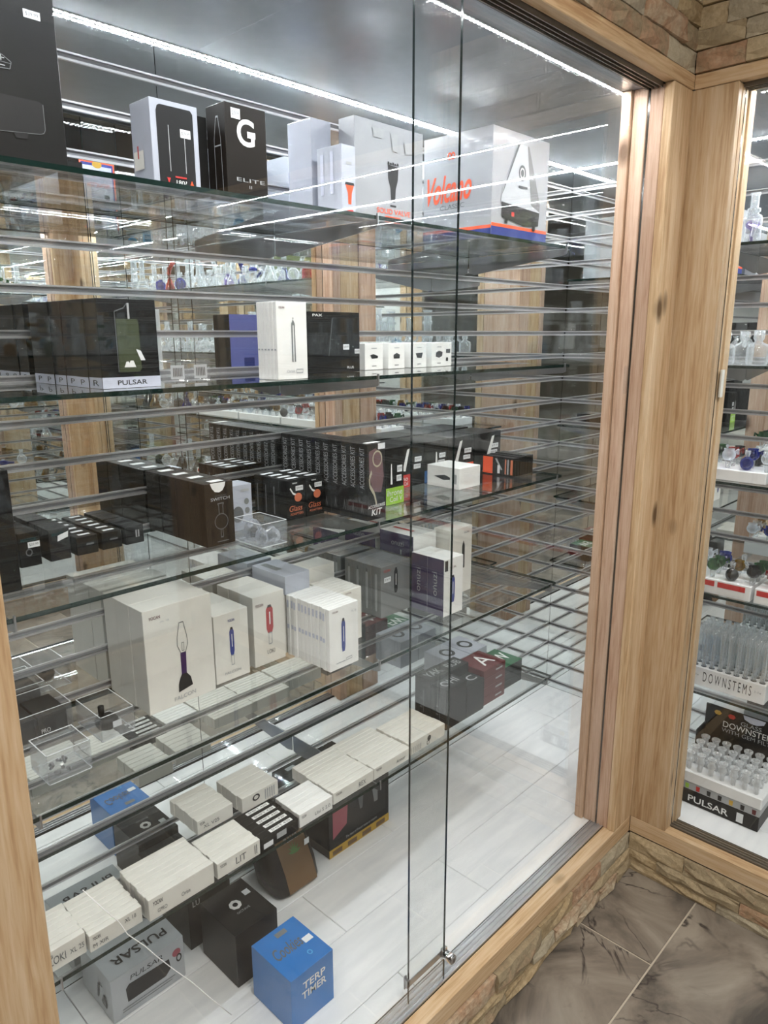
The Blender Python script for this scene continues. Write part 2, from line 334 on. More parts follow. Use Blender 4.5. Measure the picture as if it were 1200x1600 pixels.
# ------------------------------------------------------------------ wooden frame
def plank(parent, x0, x1, y0, y1, z0, z1, mat, name='plank'):
    c = ((x0+x1)/2, (y0+y1)/2, z0); q = MB(); q.bevbox(x0-c[0], x1-c[0], y0-c[1], y1-c[1], 0, z1-z0, .0015); return q.build(name, mat, parent, c)
def frame(name): return struct(empty(name, (0, 0, 0)))
f = frame('trim_1')            # corner post between left and right case
plank(f, 1.813, XF, YF, .829, .177, 2.166, WOODZ); plank(f, 1.815, 1.84, .830, .866, .177, CZ, WOODJ); plank(f, 1.811, 1.84, .868, .903, .179, CZ, WOODJ); plank(f, 1.803, 1.84, .905, .930, .179, CZ, WOODJ)
plank(f, XF, 1.943, .700, YF+.022, .177, 2.166, WOODZ); plank(f, 1.944, 1.982, .699, .73, .177, CZ, WOODZ); plank(f, 1.984, 2.02, .694, .73, .179, CZ, WOODZ)
plank(f, 1.841, 1.93, .831, .928, .179, CZ, WOODZ); plank(f, 1.932, 2.018, .732, .93, .179, CZ, WOODJ)
f = frame('trim_2')            # left post
plank(f, .11, .253, YF, .829, .0, 2.166, WOODZ); plank(f, .11, .25, .83, .93, .0, CZ, WOODJ)
f = frame('trim_3')            # sills
plank(f, .253, XF, YF, .842, .126, .177, WOODX, 'sill_board'); plank(f, XF, 1.956, YT-.0, YF, .126, .177, WOODY, 'sill_board'); plank(f, .05, XF, YT-.036, YT, .126, .177, WOODX, 'sill_board')
f = frame('trim_4')            # head rails under the stone
plank(f, .05, XF, YF-.002, .832, 2.167, 2.2, WOODX, 'head_board'); plank(f, XF-.002, 1.946, YT, YF-.002, 2.167, 2.2, WOODY, 'head_board'); plank(f, .05, XF, YT-.026, YT+.002, 2.167, 2.2, WOODX, 'head_board')
f = frame('trim_5')            # corner post between right and third case, and the far end post
plank(f, XF, 1.943, YT-.022, YT+.106, .177, 2.166, WOODZ); plank(f, 1.944, 2.02, YT+.08, YT+.107, .177, CZ, WOODZ); plank(f, 1.813, XF, YT-.023, YT, .177, 2.166, WOODZ); plank(f, 1.811, 1.84, YT-.124, YT-.024, .177, CZ, WOODJ)
plank(f, 1.841, 2.018, YT-.12, YT-.024, .179, CZ, WOODZ); plank(f, .05, .2, YT-.12, YT, .0, 2.166, WOODZ)

# ------------------------------------------------------------------ deck planks and ceilings inside the cases
d = frame('floor_display'); 
def deck_rows(x0, x1, y0, y1, along):
    a0, a1, b0, b1 = (x0, x1, y0, y1) if along == 'x' else (y0, y1, x0, x1)
    ed = [b0] + [b for b in [(.938 if along == 'x' else 2.12)+.17*k for k in range(-20, 12)] if b0+.03 < b < b1-.03] + [b1]
    for k in range(len(ed)-1):
        js = [a0] + [j for j in [(1.92 if along == 'x' else .30)-.9*n+(.35 if k % 2 else 0) for n in range(-2, 7)] if a0+.05 < j < a1-.05][::-1] + [a1]; js.sort()
        for p0, p1 in zip(js, js[1:]):
            if along == 'x': plank(d, p0+.0006, p1-.0006, ed[k]+.0006, ed[k+1]-.0006, DZ-.012, DZ, DECK, 'deck_plank')
            else: plank(d, ed[k]+.0006, ed[k+1]-.0006, p0+.0006, p1-.0006, DZ-.012, DZ, DECK, 'deck_plank')
deck_rows(XL, XB, .884, YB, 'x'); deck_rows(2.0, XB, YT-.05, .884, 'y'); deck_rows(.1, XB, YTB, YT-.05, 'x')
q = MB(); q.box(XL, XB, .843, YB, .10, DZ-.013); q.box(1.957, XB, YT, .843, .10, DZ-.013); q.box(.1, XB, YTB, YT-.037, .10, DZ-.013); q.build('deck_base', WHITE, d)
q = MB(); q.box(XL, XB+.03, .8725, YB+.03, CZ, CZ+.03); q.box(1.9865, XB+.03, YT-.08, .8725, CZ, CZ+.03); q.box(.05, XB+.03, YTB-.03, YT-.08, CZ, CZ+.03); q.box(1.947, 1.9865, .70, .8725, CZ+.001, CZ+.03); q.box(XL, XB, .832, .8725, 2.181, 2.195); q.box(1.946, 1.9865, YT-.08, .8725, 2.181, 2.195); q.box(.05, 2.0, YT-.08, YT-.026, 2.181, 2.195); struct(q.build('ceiling', CEILM))
slab('wall_case_end', XL-.03, XL, .93, YB, .1, CZ, WHITE); slab('wall_third_end', .06, .1, YTB, YT-.12, .1, CZ, WHITE)

# ------------------------------------------------------------------ mirrored slat walls
G0, GS = 2.096, .0822
grooves = [G0-GS*k for k in range(24)]
def slat_wall(name, along, a_cuts, face, sgn):
    """face = mirror plane; interior lies on the -sgn side"""
    o = frame(name); zs = [CZ] + grooves + [DZ]
    def bx(q, a0, a1, d0, d1, z0, z1, mi=0):
        lo, hi = sorted((face+sgn*d0, face+sgn*d1))
        q.box(a0, a1, lo, hi, z0, z1, mi) if along == 'x' else q.box(lo, hi, a0, a1, z0, z1, mi)
    for k in range(len(zs)-1):
        top = zs[k]-(.006 if k else 0); bot = zs[k+1]+(.006 if k < len(zs)-2 else 0)
        if top-bot < .01: continue
        for a0, a1 in zip(a_cuts, a_cuts[1:]):
            q = MB(); bx(q, a0+.0008, a1-.0008, 0, .006, bot, top); q.build('mirror_panel', MIRROR, o)
    for g in grooves:
        q = MB(); bx(q, a_cuts[0], a_cuts[-1], .004, .016, g-.006, g+.006, 1)
        bx(q, a_cuts[0], a_cuts[-1], -.0025, .004, g+.0045, g+.0078); bx(q, a_cuts[0], a_cuts[-1], -.0025, .004, g-.0078, g-.0035)
        q.build('slat_rail', [ALU, ALUD], o)
    q = MB(); bx(q, a_cuts[0]-.02, a_cuts[-1]+.02, .0165, .03, .1, CZ); q.build('backing_board', CHAR, o)
slat_wall('wall_back', 'x', [XL, .86, XB], YB, 1)
slat_wall('wall_side', 'y', [YTB, -.9, .32, YB], XB, 1)
slat_wall('wall_third_back', 'x', [.1, 1.3, XB], YTB, -1)

# ------------------------------------------------------------------ tracks and sliding doors
f = frame('trim_6')
def track(name, x0, x1, y0, y1, z0, z1, mat, up, along='x'):
    q = MB(); h = .004 if up else -.004
    B = (lambda a0, a1, b0, b1, c0, c1, mi=0: q.box(a0, a1, b0, b1, c0, c1, mi)) if along == 'x' else (lambda a0, a1, b0, b1, c0, c1, mi=0: q.box(b0, b1, a0, a1, c0, c1, mi))
    zb = (z0, z1-.0045) if up else (z1-.003, z1)
    B(x0, x1, y0, y1, *zb); n = 4
    for k in range(n):
        yy = y0 + (y1-y0-.003)*k/(n-1); B(x0, x1, yy, yy+.003, z0, z1)
    B(x0, x1, y1, y1+.0018, z0, z1+(.001 if up else 0), 1)
    q.build(name, [mat, BLACKRUB], f)
track('bottom_track', .253, 1.815, .843, .880, .166, .182, ALU, True); track('top_track', .253, 1.815, .834, .870, 2.158, 2.18, BRONZE, False)
track('bottom_track', YT+.107, .699, 1.957, 1.994, .166, .182, BRONZE, True, 'y'); track('top_track', YT+.107, .699, 1.947, 1.984, 2.157, 2.18, BRONZE, False, 'y')
track('bottom_track', .2, 1.811, YT-.076, YT-.038, .166, .182, BRONZE, True); track('top_track', .2, 1.811, YT-.076, YT-.03, 2.148, 2.18, BRONZE, False)
def door(name, x0, x1, y0, y1, z0=.172, z1=2.162, edge=EDGED):
    o = struct(empty(name, ((x0+x1)/2, (y0+y1)/2, z0))); q = MB(); X, Y = (x1-x0)/2, (y1-y0)/2
    q.box(-X, X, -Y, Y, 0, z1-z0, 0, 1, 0 if X < Y else 1); q.build('glass_pane', [PANE, edge], o); return o
door('door_1', .2535, 1.078, .8475, .8525); door('door_2', .975, 1.8145, .8625, .8675)
door('door_3', 1.961, 1.966, -.35, .6985); door('door_4', 1.975, 1.980, YT+.108, -.25)
door('door_5', .2005, 1.05, YT-.048, YT-.043); door('door_6', .95, 1.8105, YT-.066, YT-.061)
# ratchet lock on the door overlap
t = tag(empty('showcase_lock', (1.03, .857, .235)), 'small chrome ratchet lock hooked across the overlapping glass doors near the bottom', 'lock')
q = MB(); q.box(-.062, .062, .0035, .0051, -.008, .008); q.box(-.062, -.056, .0035, .0135, -.010, .010); q.box(-.063, -.0555, .0118, .0145, -.016, .016); q.build('ratchet_bar', STEEL, t)
q = MB(); q.tube([(.058, .004, 0), (.058, -.026, 0)], .011, 16); q.box(.050, .0665, -.002, .0052, -.014, .014); q.build('lock_barrel', CHROME, t)
q = MB(); q.tube([(.058, -.0262, 0), (.058, -.028, 0)], .0085, 16); q.box(.0568, .0592, -.0284, -.028, -.005, .005, 1); q.build('key_face', [STEEL, INK], t)
# door stop pads on the jambs
for (x0, x1, y0, y1, z0, lab) in ((1.806, 1.8145, .868, .875, 1.45, 'small clear door stop strip on the left jamb of the corner post'), (1.968, 1.985, .6875, .6935, 1.44, 'small tan door stop block on the right jamb of the corner post')):
    q = MB(); c = ((x0+x1)/2, (y0+y1)/2, z0); q.bevbox(x0-c[0], x1-c[0], y0-c[1], y1-c[1], 0, .07, .001); tag(q.build('door_stop', CREAM if x0 > 1.9 else ACRYL, None, c), lab, 'door stop')

# ------------------------------------------------------------------ LED strips
def led(lab, p0, p1):
    p0, p1 = Vector(p0), Vector(p1); L = (p1-p0).length; d_ = (p1-p0).normalized(); n_ = Vector((-d_.y, d_.x, 0)); t = tag(empty('led_strip', p0), lab, 'light strip', 'light strips on the case ceilings')
    q = MB(); a = n_*.005
    ps = [-a, d_*L-a, d_*L+a, a]; z = Vector((0, 0, -.0022))
    q.box(*sorted((min(p.x for p in ps), max(p.x for p in ps))), *sorted((min(p.y for p in ps), max(p.y for p in ps))), -.002, 0); q.build('tape', TAPE, t)
    q = MB(); k = int(L/.0125)
    for i in range(k):
        c = d_*((i+.5)*L/k) + z; u = d_*.0032; v = n_*.0034; q.face([c-u-v, c-u+v, c+u+v, c+u-v])
    o = q.build('diodes', DIODE, t); o['kind'] = 'stuff'
led('white light strip along the ceiling behind the left sliding doors', (.2, .934, CZ-.0005), (2.05, .934, CZ-.0005))
led('white light strip along the ceiling at the left case mirror', (.2, 1.441, CZ-.0005), (2.476, 1.441, CZ-.0005))
led('white light strip along the ceiling behind the right case glass', (2.035, .69, CZ-.0005), (2.035, -1.3, CZ-.0005))
led('white light strip along the ceiling at the right case mirror', (2.481, 1.43, CZ-.0005), (2.481, -1.95, CZ-.0005))
led('white light strip along the ceiling at the opposite case mirror', (.2, -1.962, CZ-.0005), (2.4, -1.962, CZ-.0005))
led('white light strip along the ceiling behind the opposite case glass', (.2, -1.475, CZ-.0005), (1.9, -1.475, CZ-.0005))

# ------------------------------------------------------------------ glass shelves with brackets
SHN = ['top', 'second', 'third', 'fourth', 'lowest']
def bracket_mesh(depth):
    q = MB(); pts = [(0, -.009), (0, -.055), (-.02, -.06), (-depth+.004, -.024), (-depth-.004, -.02), (-depth-.004, .004), (-depth, .004), (-depth+.001, -.009)]
    for s_ in (-.0015, .0015): q.face([(s_, y, z) for y, z in pts])
    for i in range(len(pts)):
        a, b = pts[i], pts[(i+1) % len(pts)]; q.face([(-.0015, *a), (.0015, *a), (.0015, *b), (-.0015, *b)])
    return q.mesh('bracket', STEEL)
BK = bracket_mesh(.333)
for i, z in enumerate(LV):
    t = tag(empty('glass_shelf', (.27, 1.115, z)), f'{SHN[i]} clear glass shelf of the left case with dark green front edge', 'shelf', 'glass shelves of the left case')
    x1 = (1.925, 1.95, 1.94, 1.94, 1.945)[i]; q = MB(); q.box(0, x1-.27, 0, .33, -.008, 0, 0, 1, 2); q.build('glass_pane', [SHELFG, EDGE], t)
    for bxp in (.36, 1.145, x1-.03): link('bracket', BK, t, (bxp-.27, YB-1.115-.003, 0))
    t = tag(empty('glass_shelf', (2.155, -1.3, z)), f'{SHN[i]} clear glass shelf of the right case beside the corner post', 'shelf', 'glass shelves of the right case')
    q = MB(); q.box(0, .33, 0, 2.25, -.008, 0, 0, 1, 2); q.build('glass_pane', [SHELFG, EDGE], t)
    for byp in (.15, .75, 1.4, 2.1):
        b = link('bracket', BK, t, (XB-2.155-.003, byp, 0)); b.rotation_euler.z = -math.pi/2
    t = tag(empty('glass_shelf', (.2, YTB, z)), f'{SHN[i]} clear glass shelf of the opposite case seen in the mirror', 'shelf', 'glass shelves of the opposite case')
    q = MB(); q.box(0, 1.7, .004, .335, -.008, 0, 0, 1, 2); q.build('glass_pane', [SHELFG, EDGE], t)
    for bxp in (.2, .9, 1.6):
        b = link('bracket', BK, t, (bxp, .003, 0)); b.rotation_euler.z = math.pi

# ================================================================== products
_tc = {}
def text_mesh(s, shear=0., bold=0.):
    k = (s, shear, bold)
    if k not in _tc:
        cu = bpy.data.curves.new('lettering', 'FONT'); cu.body = s; cu.shear = shear; cu.offset = bold; cu.resolution_u = 4; cu.align_x = 'CENTER'
        ob = bpy.data.objects.new('lettering', cu); me = bpy.data.meshes.new_from_object(ob); bpy.data.objects.remove(ob); bpy.data.curves.remove(cu)
        vs_ = [v.co.copy() for v in me.vertices]; fs = [tuple(p.vertices) for p in me.polygons]; bpy.data.meshes.remove(me)
        x0, x1 = min(v.x for v in vs_), max(v.x for v in vs_); y0, y1 = min(v.y for v in vs_), max(v.y for v in vs_)
        _tc[k] = ([((v.x-x0)/(x1-x0), (v.y-y0)/(y1-y0)) for v in vs_], fs)
    return _tc[k]
LIFT = .0004
def mapper(face, W, D, H):
    """fractions (u,v) of a face seen from outside -> local point; box base centre is the origin"""
    return {'front': lambda u, v, l: (-W/2+u*W, -D/2-l, v*H), 'left': lambda u, v, l: (-W/2-l, D/2-u*D, v*H),
            'top': lambda u, v, l: (-W/2+u*W, -D/2+v*D, H+l), 'back': lambda u, v, l: (W/2-u*W, D/2+l, v*H), 'topr': lambda u, v, l: (-W/2+v*W, D/2-u*D, H+l),
            'topflip': lambda u, v, l: (W/2-u*W, D/2-v*D, H+l)}[face]
def decal(parent, fn, d_):
    kind, face = d_[0], d_[1]; lift = LIFT*(1+.35*decal.n); decal.n += 1
    if kind == 'text':
        _, _, s, u0, v0, u1, v1, mat, *o = d_; opt = o[0] if o else {}
        vs_, fs = text_mesh(s, opt.get('shear', 0), opt.get('bold', 0)); rot = opt.get('rot', 0)
        if rot == 90: pts = [fn(u1-(u1-u0)*b, v0+(v1-v0)*a, lift) for a, b in vs_]
        elif rot == -90: pts = [fn(u0+(u1-u0)*b, v1-(v1-v0)*a, lift) for a, b in vs_]
        elif rot == 180: pts = [fn(u1-(u1-u0)*a, v1-(v1-v0)*b, lift) for a, b in vs_]
        else: pts = [fn(u0+(u1-u0)*a, v0+(v1-v0)*b + opt.get('rise', 0)*a, lift) for a, b in vs_]
        me = bpy.data.meshes.new('lettering'); me.from_pydata(pts, [], fs); me.materials.append(mat); me.update(); return link(opt.get('name', 'lettering'), me, parent)
    if kind == 'rect':
        _, _, u0, v0, u1, v1, mat, *o = d_; nm = o[0] if o else 'print'; polys = [[(u0, v0), (u1, v0), (u1, v1), (u0, v1)]]
    elif kind == 'poly':
        _, _, pts, mat, *o = d_; nm = o[0] if o else 'picture'; polys = [pts]
    elif kind == 'polys':
        _, _, polys, mat, *o = d_; nm = o[0] if o else 'picture'
    me = bpy.data.meshes.new(nm); vs_, fs = [], []
    for p in polys: fs.append(tuple(range(len(vs_), len(vs_)+len(p)))); vs_ += [fn(u, v, lift) for u, v in p]
    me.from_pydata(vs_, [], fs); me.materials.append(mat); me.update(); return link(nm, me, parent)
decal.n = 0
_bc = {}
def body_mesh(W, D, H, mat, b=.0008):
    k = (round(W, 4), round(D, 4), round(H, 4), mat.name)
    if k not in _bc:
        q = MB(); q.bevbox(-W/2, W/2, -D/2, D/2, 0, H, b); _bc[k] = q.mesh('carton', mat)
    return _bc[k]
def carton(label, x0, x1, y0, y1, z, h, mat, decals=(), group=None, name='carton', cat='box'):
    c = ((x0+x1)/2, (y0+y1)/2, z+.0005); W, D = x1-x0, y1-y0; me = body_mesh(W, D, h, mat)
    if not decals: return tag(link(name, me, None, c), label, cat, group)
    t = tag(empty(name, c), label, cat, group); link('body', me, t); decal.n = 0
    last = t
    for d_ in decals:
        price = d_[0] == 'text' and len(d_) > 8 and d_[8].get('name') == 'price'
        o = decal(last if price else t, mapper(d_[1], W, D, h), d_)
        if o.name.startswith('price_sticker'): last = o
    return t
def ring(cu, cv, ru, rv, n=16, a0=0): return [(cu+ru*math.cos(a0+2*math.pi*k/n), cv+rv*math.sin(a0+2*math.pi*k/n)) for k in range(n)]
def band(cu, cv, ru, rv, k=.7, n=20): 
    o, i = ring(cu, cv, ru, rv, n), ring(cu, cv, ru*k, rv*k, n); return [[o[j], o[(j+1) % n], i[(j+1) % n], i[j]] for j in range(n)]
def outline(pts, t, close=True):
    r = []; n = len(pts)
    for j in range(n if close else n-1):
        (a, b), (c, d_) = pts[j], pts[(j+1) % n]; L = math.hypot(c-a, d_-b) or 1; p, q_ = -(d_-b)/L*t/2, (c-a)/L*t/2; r.append([(a+p, b+q_), (c+p, d_+q_), (c-p, d_-q_), (a-p, b-q_)])
    return r
def pen(face, u, v0, v1, w_, mat, tip=INK, tail=True):
    h = v1-v0; r = [('poly', face, [(u-w_/2, v0+.16*h), (u-w_*.3, v0), (u+w_*.3, v0), (u+w_/2, v0+.16*h), (u+w_/2, v1-.16*h), (u+w_*.34, v1-.08*h), (u-w_*.34, v1-.08*h), (u-w_/2, v1-.16*h)], mat),
         ('poly', face, [(u-w_*.32, v1-.09*h), (u+w_*.32, v1-.09*h), (u+w_*.22, v1), (u-w_*.22, v1)], tip),
         ('rect', face, u-w_*.07, v0+.3*h, u+w_*.10, v1-.25*h, PRW, 'highlight')]
    return r
def sticker(face, u0, v0, u1, v1, price=True):
    r = [('rect', face, u0, v0, u1, v1, STICK, 'price_sticker')]
    if price: r.append(('text', face, '$39.99', u0+.12*(u1-u0), v0+.25*(v1-v0), u1-.12*(u1-u0), v1-.25*(v1-v0), MIDG, {'name': 'price'}))
    return r
def row(desc, n, x0, x1, y0, t_, z, h, mat, front=(), rest=(), group=None, jit=.0012, gap=.0006, name='carton', order='from the front'):
    """n cartons one behind the other"""
    for i in range(n):
        j = random.uniform(-jit, jit) if i else 0
        carton(f'{desc}, {nth(i)} {order}', x0+j, x1+j, y0+i*t_, y0+(i+1)*t_-gap, z, h, mat, front if i == 0 else rest, group or desc, name)
S1, S2, S3, S4, S5 = LV

# ---- top shelf
carton('tall black carton with printed outline device, leftmost on the top shelf', .215, .52, 1.135, 1.42, S1, .292, BLACK,
    sticker('front', .86, .635, .935, .67) + [('poly', 'front', [(.45, .285), (.89, .28), (.905, .27), (.905, .155), (.895, .14), (.88, .135), (.45, .10)], CHAR, 'device_picture'), ('polys', 'front', outline([(.45, .10), (.88, .135), (.898, .142), (.906, .158), (.906, .27)], .003, False), MIDG, 'device_outline'), ('poly', 'front', [(.76, .125), (.77, .10), (.82, .104), (.825, .13)], CHAR, 'port_picture'),
    ('polys', 'front', outline([(.70, .455), (.745, .45), (.783, .425), (.775, .395), (.70, .39)], .004) + outline([(.70, .42), (.78, .418)], .003, False), MIDG, 'button_icon'), ('polys', 'front', [[(.725, .434), (.755, .434), (.755, .438), (.725, .438)], [(.7375, .424), (.7425, .424), (.7425, .448), (.7375, .448)], [(.725, .403), (.755, .403), (.755, .407), (.725, .407)]], LGREY, 'plus_minus')])
carton('white carton with large black device panel and price sticker on the top shelf', .664, .751, 1.145, 1.207, S1, .128, COOLW,
    [('poly', 'front', [(.12, .0), (.12, .86), (.15, .92), (.20, .94), (.84, .94), (.89, .9), (.89, .0)], CHAR, 'dark_panel'), ('rect', 'front', .35, .18, .365, .72, LGREY, 'slim_device'), ('rect', 'front', .68, .18, .695, .62, LGREY, 'slim_device')] + sticker('front', .60, .60, .82, .70) +
    [('text', 'front', '180?', .46, .03, .68, .085, PRW), ('poly', 'front', [(.26, .10), (.34, .10), (.30, .03)], RED, 'icon'), ('poly', 'front', [(.74, .03), (.84, .03), (.79, .10)], ORANGE, 'icon'), ('rect', 'front', .44, .11, .68, .13, RED, 'red_line'), ('rect', 'left', .1, .2, .6, .42, CREAM, 'side_label'), ('rect', 'left', .3, .33, .36, .48, RED, 'side_mark')])
carton('narrow black carton squeezed between white carton and black letter carton', .757, .792, 1.18, 1.24, S1, .127, BLACK)
carton('glossy black carton with large letter and white device outline on the side', .802, .889, 1.14, 1.196, S1, .148, DBROWN,
    [('text', 'front', 'G', .27, .56, .70, .86, PRW, {'bold': .02}), ('rect', 'front', .52, .66, .72, .73, PRW, 'letter_bar'), ('text', 'front', 'ELITE', .22, .17, .92, .21, LGREY), ('text', 'front', 'II', .52, .10, .58, .135, LGREY)] + sticker('front', .14, .84, .36, .95) + [('polys', 'left', outline([(.42, .0), (.42, .62), (.55, .86), (.66, .86), (.76, .62), (.80, .0)], .02, False) + outline([(.42, .55), (.78, .55)], .015, False), LGREY, 'device_outline'),
     ('rect', 'back', .03, .0, .97, .97, ORANGE, 'orange_border'), ('rect', 'back', .07, .0, .93, .94, NAVY, 'blue_border'), ('rect', 'back', .11, .0, .89, .90, PALEB, 'back_panel'), ('poly', 'back', ring(.5, .92, .13, .05), YELLOW, 'tab'), ('text', 'back', 'INSTRUCTION', .2, .60, .8, .66, ORANGE), ('rect', 'back', .22, .38, .36, .50, INK, 'device_photo'), ('rect', 'back', .5, .05, .7, .3, MIDG, 'device_photo')])
carton('small white carton with orange valve picture on the top shelf', 1.073, 1.111, 1.14, 1.213, S1, .127, COOLW,
    [('poly', 'front', [(.25, .42), (.85, .42), (.70, .30), (.66, .14), (.44, .14), (.42, .30)], ORANGE, 'valve_picture'), ('poly', 'front', [(.2, .42), (.9, .42), (.85, .46), (.25, .46)], INK, 'valve_rim'), ('rect', 'front', .3, .03, .8, .06, RED, 'caption'), ('rect', 'front', .3, .72, .7, .76, LGREY, 'small_print'), ('rect', 'left', .15, .3, .28, .9, PALEB, 'pale_stripe'), ('rect', 'left', .55, .3, .68, .92, PALEB, 'pale_stripe')])
carton('plain white carton standing behind the small valve carton', 1.078, 1.133, 1.235, 1.31, S1, .192, COOLW)
carton('wide white carton with black valve picture beside the letter carton, top shelf', 1.138, 1.352, 1.17, 1.217, S1, .196, PALEW,
    [('poly', 'front', [(.46, .60), (.62, .59), (.61, .45), (.58, .36), (.57, .22), (.51, .22), (.50, .36), (.465, .46)], INK, 'valve_picture'), ('polys', 'front', [[(.455+.034*k, .6), (.487+.034*k, .6), (.482+.034*k, .63-.008*(k % 2)), (.46+.034*k, .63-.008*(k % 2))] for k in range(5)], INK, 'valve_ribs'), ('rect', 'front', .495, .17, .585, .19, INK, 'valve_ring'),
     ('text', 'front', 'SOLID VALVE', .30, .09, .80, .145, ORANGE, {'bold': .01}), ('rect', 'front', .42, -.0, .65, .068, ORANGE, 'orange_label'), ('text', 'front', 'SET', .46, .012, .61, .055, PRW), ('poly', 'front', [(.24, .93), (.42, .94), (.38, .84), (.26, .84)], LGREY, 'faded_picture'), ('poly', 'front', [(.50, .92), (.60, .92), (.60, .74), (.53, .74)], LGREY, 'faded_picture'), ('poly', 'front', [(.7, .86), (.9, .88), (.86, .76), (.72, .74)], LGREY, 'faded_picture')])
carton('white carton with navy band on its back, behind the wide valve carton', 1.275, 1.40, 1.24, 1.35, S1, .2, COOLW, [('rect', 'back', 0, .62, 1, .80, NAVY, 'blue_band'), ('rect', 'back', .6, .82, .66, .98, PALEB, 'pale_stripe'), ('rect', 'back', .8, .82, .86, .98, PALEB, 'pale_stripe'), ('polys', 'back', band(.7, .5, .06, .04), INK, 'ring_mark')])
VT = [('rect', 'left', .0, .0, 1, .085, NAVY, 'blue_band'), ('rect', 'left', .0, .085, 1, .115, ORANGE, 'orange_line'), ('rect', 'front', .0, .0, 1, .105, NAVY, 'blue_band'), ('rect', 'front', .0, .105, 1, .135, ORANGE, 'orange_line')]
carton('large white carton with orange script and silver cone picture, top shelf', 1.59, 1.845, 1.15, 1.372, S1, .257, PALEW, VT +
    [('text', 'left', 'Volcano', .06, .36, .72, .62, ORANGE, {'shear': .35, 'bold': .022, 'rise': .02}), ('text', 'left', 'CLASSIC', .26, .30, .62, .345, MIDG, {'rise': .01}), ('polys', 'left', band(.395, .80, .032, .035, .5) + band(.445, .80, .032, .035, .5), ORANGE, 'emblem'), ('rect', 'left', .3, .715, .55, .735, LGREY, 'small_print'),
     ('poly', 'front', [(.16, .42), (.42, .90), (.60, .90), (.82, .40), (.84, .30), (.15, .33)], SILVER, 'cone_picture'), ('poly', 'front', [(.42, .90), (.45, .90), (.19, .44), (.155, .40)], MIDG, 'cone_edge'), ('poly', 'front', [(.58, .90), (.61, .90), (.85, .38), (.84, .31), (.68, .36)], GREYC, 'cone_edge'), ('poly', 'front', [(.155, .34), (.845, .30), (.83, .17), (.55, .145), (.17, .20)], INK, 'base_picture'), ('rect', 'front', .22, .15, .27, .19, INK, 'foot'), ('rect', 'front', .72, .115, .77, .16, INK, 'foot'), ('poly', 'front', ring(.50, .64, .065, .075), MIDG, 'dial'), ('polys', 'front', band(.50, .64, .04, .05, .75), PRW, 'dial_mark'), ('rect', 'front', .33, .22, .38, .26, RED, 'switch'), ('rect', 'front', .44, .50, .6, .52, MIDG, 'small_print')])

# ---- second shelf
PB = [('rect', 'left', 0, 0, 1, .12, PALEB, 'pale_base_band'), ('text', 'left', 'P', .35, .03, .68, .09, INK)]
row('tall black carton with pale lettered base, second shelf row', 6, .556, .660, 1.165, .0455, S2, .143, BLACK,
    [('rect', 'front', 0, 0, 1, .125, PALEB, 'pale_base_band'), ('text', 'front', 'PULSAR', .25, .035, .76, .09, INK, {'bold': .012}), ('rect', 'left', 0, 0, 1, .125, PALEB, 'pale_base_band'), ('text', 'left', 'R', .3, .03, .75, .095, INK), ('poly', 'front', [(.30, .18), (.30, .78), (.66, .78), (.68, .72), (.68, .22), (.64, .18)], OLIVE, 'device_picture'), ('polys', 'front', outline([(.285, .18), (.285, .86), (.44, .90), (.50, .95)], .012, False), MIDG, 'device_outline'), ('rect', 'front', .50, .78, .535, .955, LGREY, 'mouthpiece_picture'),
     ('poly', 'front', [(.38, .235), (.42, .30), (.46, .30), (.47, .28), (.49, .31), (.54, .31), (.58, .235)], PRW, 'white_logo'), ('poly', 'front', [(.60, .44), (.68, .42), (.75, .31), (.67, .31)], STICK, 'price_sticker')], PB, jit=.002)
for i, (x0, x1) in enumerate(((.728, .772), (.778, .822))):
    t = tag(empty('display_cube', ((x0+x1)/2, 1.275, S2+.0005)), ('clear acrylic cube with barcode label, nearer the long row of black cartons', 'clear acrylic cube with barcode label, nearer the white pen cartons')[i], 'display cube', 'clear cubes with barcode labels')
    q = MB(); q.bevbox(-.02, .02, -.02, .02, 0, .038, .001); q.build('body', ACRYL, t); q = MB(); q.face([(-.017, -.0206, .004), (.012, -.0206, .004), (.012, -.0206, .030), (-.017, -.0206, .030)]); q.build('label', LGREY, t)
    q = MB()
    for k in range(6): q.face([(-.012+.0035*k, -.021, .009), (-.0105+.0035*k, -.021, .009), (-.0105+.0035*k, -.021, .025), (-.012+.0035*k, -.021, .025)])
    q.build('barcode', INK, t)
row('slim white pen carton on the second shelf', 6, .897, .972, 1.14, .0105, S2, .147, WHITE,
    [('poly', 'front', [(.47, .23), (.47, .72), (.53, .78), (.59, .72), (.60, .23)], GREYC, 'pen_picture'), ('rect', 'front', .515, .23, .55, .70, PRW, 'highlight'), ('rect', 'front', .52, .78, .545, .80, MIDG, 'pen_tip'), ('text', 'front', 'YOCAN', .07, .91, .26, .94, MAROON, {'bold': .015}), ('text', 'front', 'Orbit', .28, .09, .55, .125, LGREY), ('polys', 'front', outline([(.6, .085), (.82, .085), (.82, .13), (.6, .13)], .012), LGREY, 'label_frame'), ('rect', 'left', .2, .38, .8, .40, LGREY, 'spine_print')], [('rect', 'left', .2, .38, .8, .40, LGREY, 'spine_print')], jit=.001)
carton('wide matte black carton with two white price stickers on the second shelf', 1.083, 1.242, 1.267, 1.336, S2, .135, BLACK,
    [('text', 'front', 'PAX', .09, .925, .27, .965, PRW, {'bold': .02}), ('polys', 'front', outline([(.38, .28), (.46, .90)], .008, False), MIDG, 'device_outline'), ('text', 'front', 'PLUS', .74, .06, .87, .10, PRW)] + sticker('front', .66, .38, .78, .47) + sticker('front', .89, .31, .99, .39) + [('rect', 'back', 0, 0, 1, 1, VIOLET, 'violet_back'), ('rect', 'back', .55, .0, .75, .22, NAVY, 'back_label')])
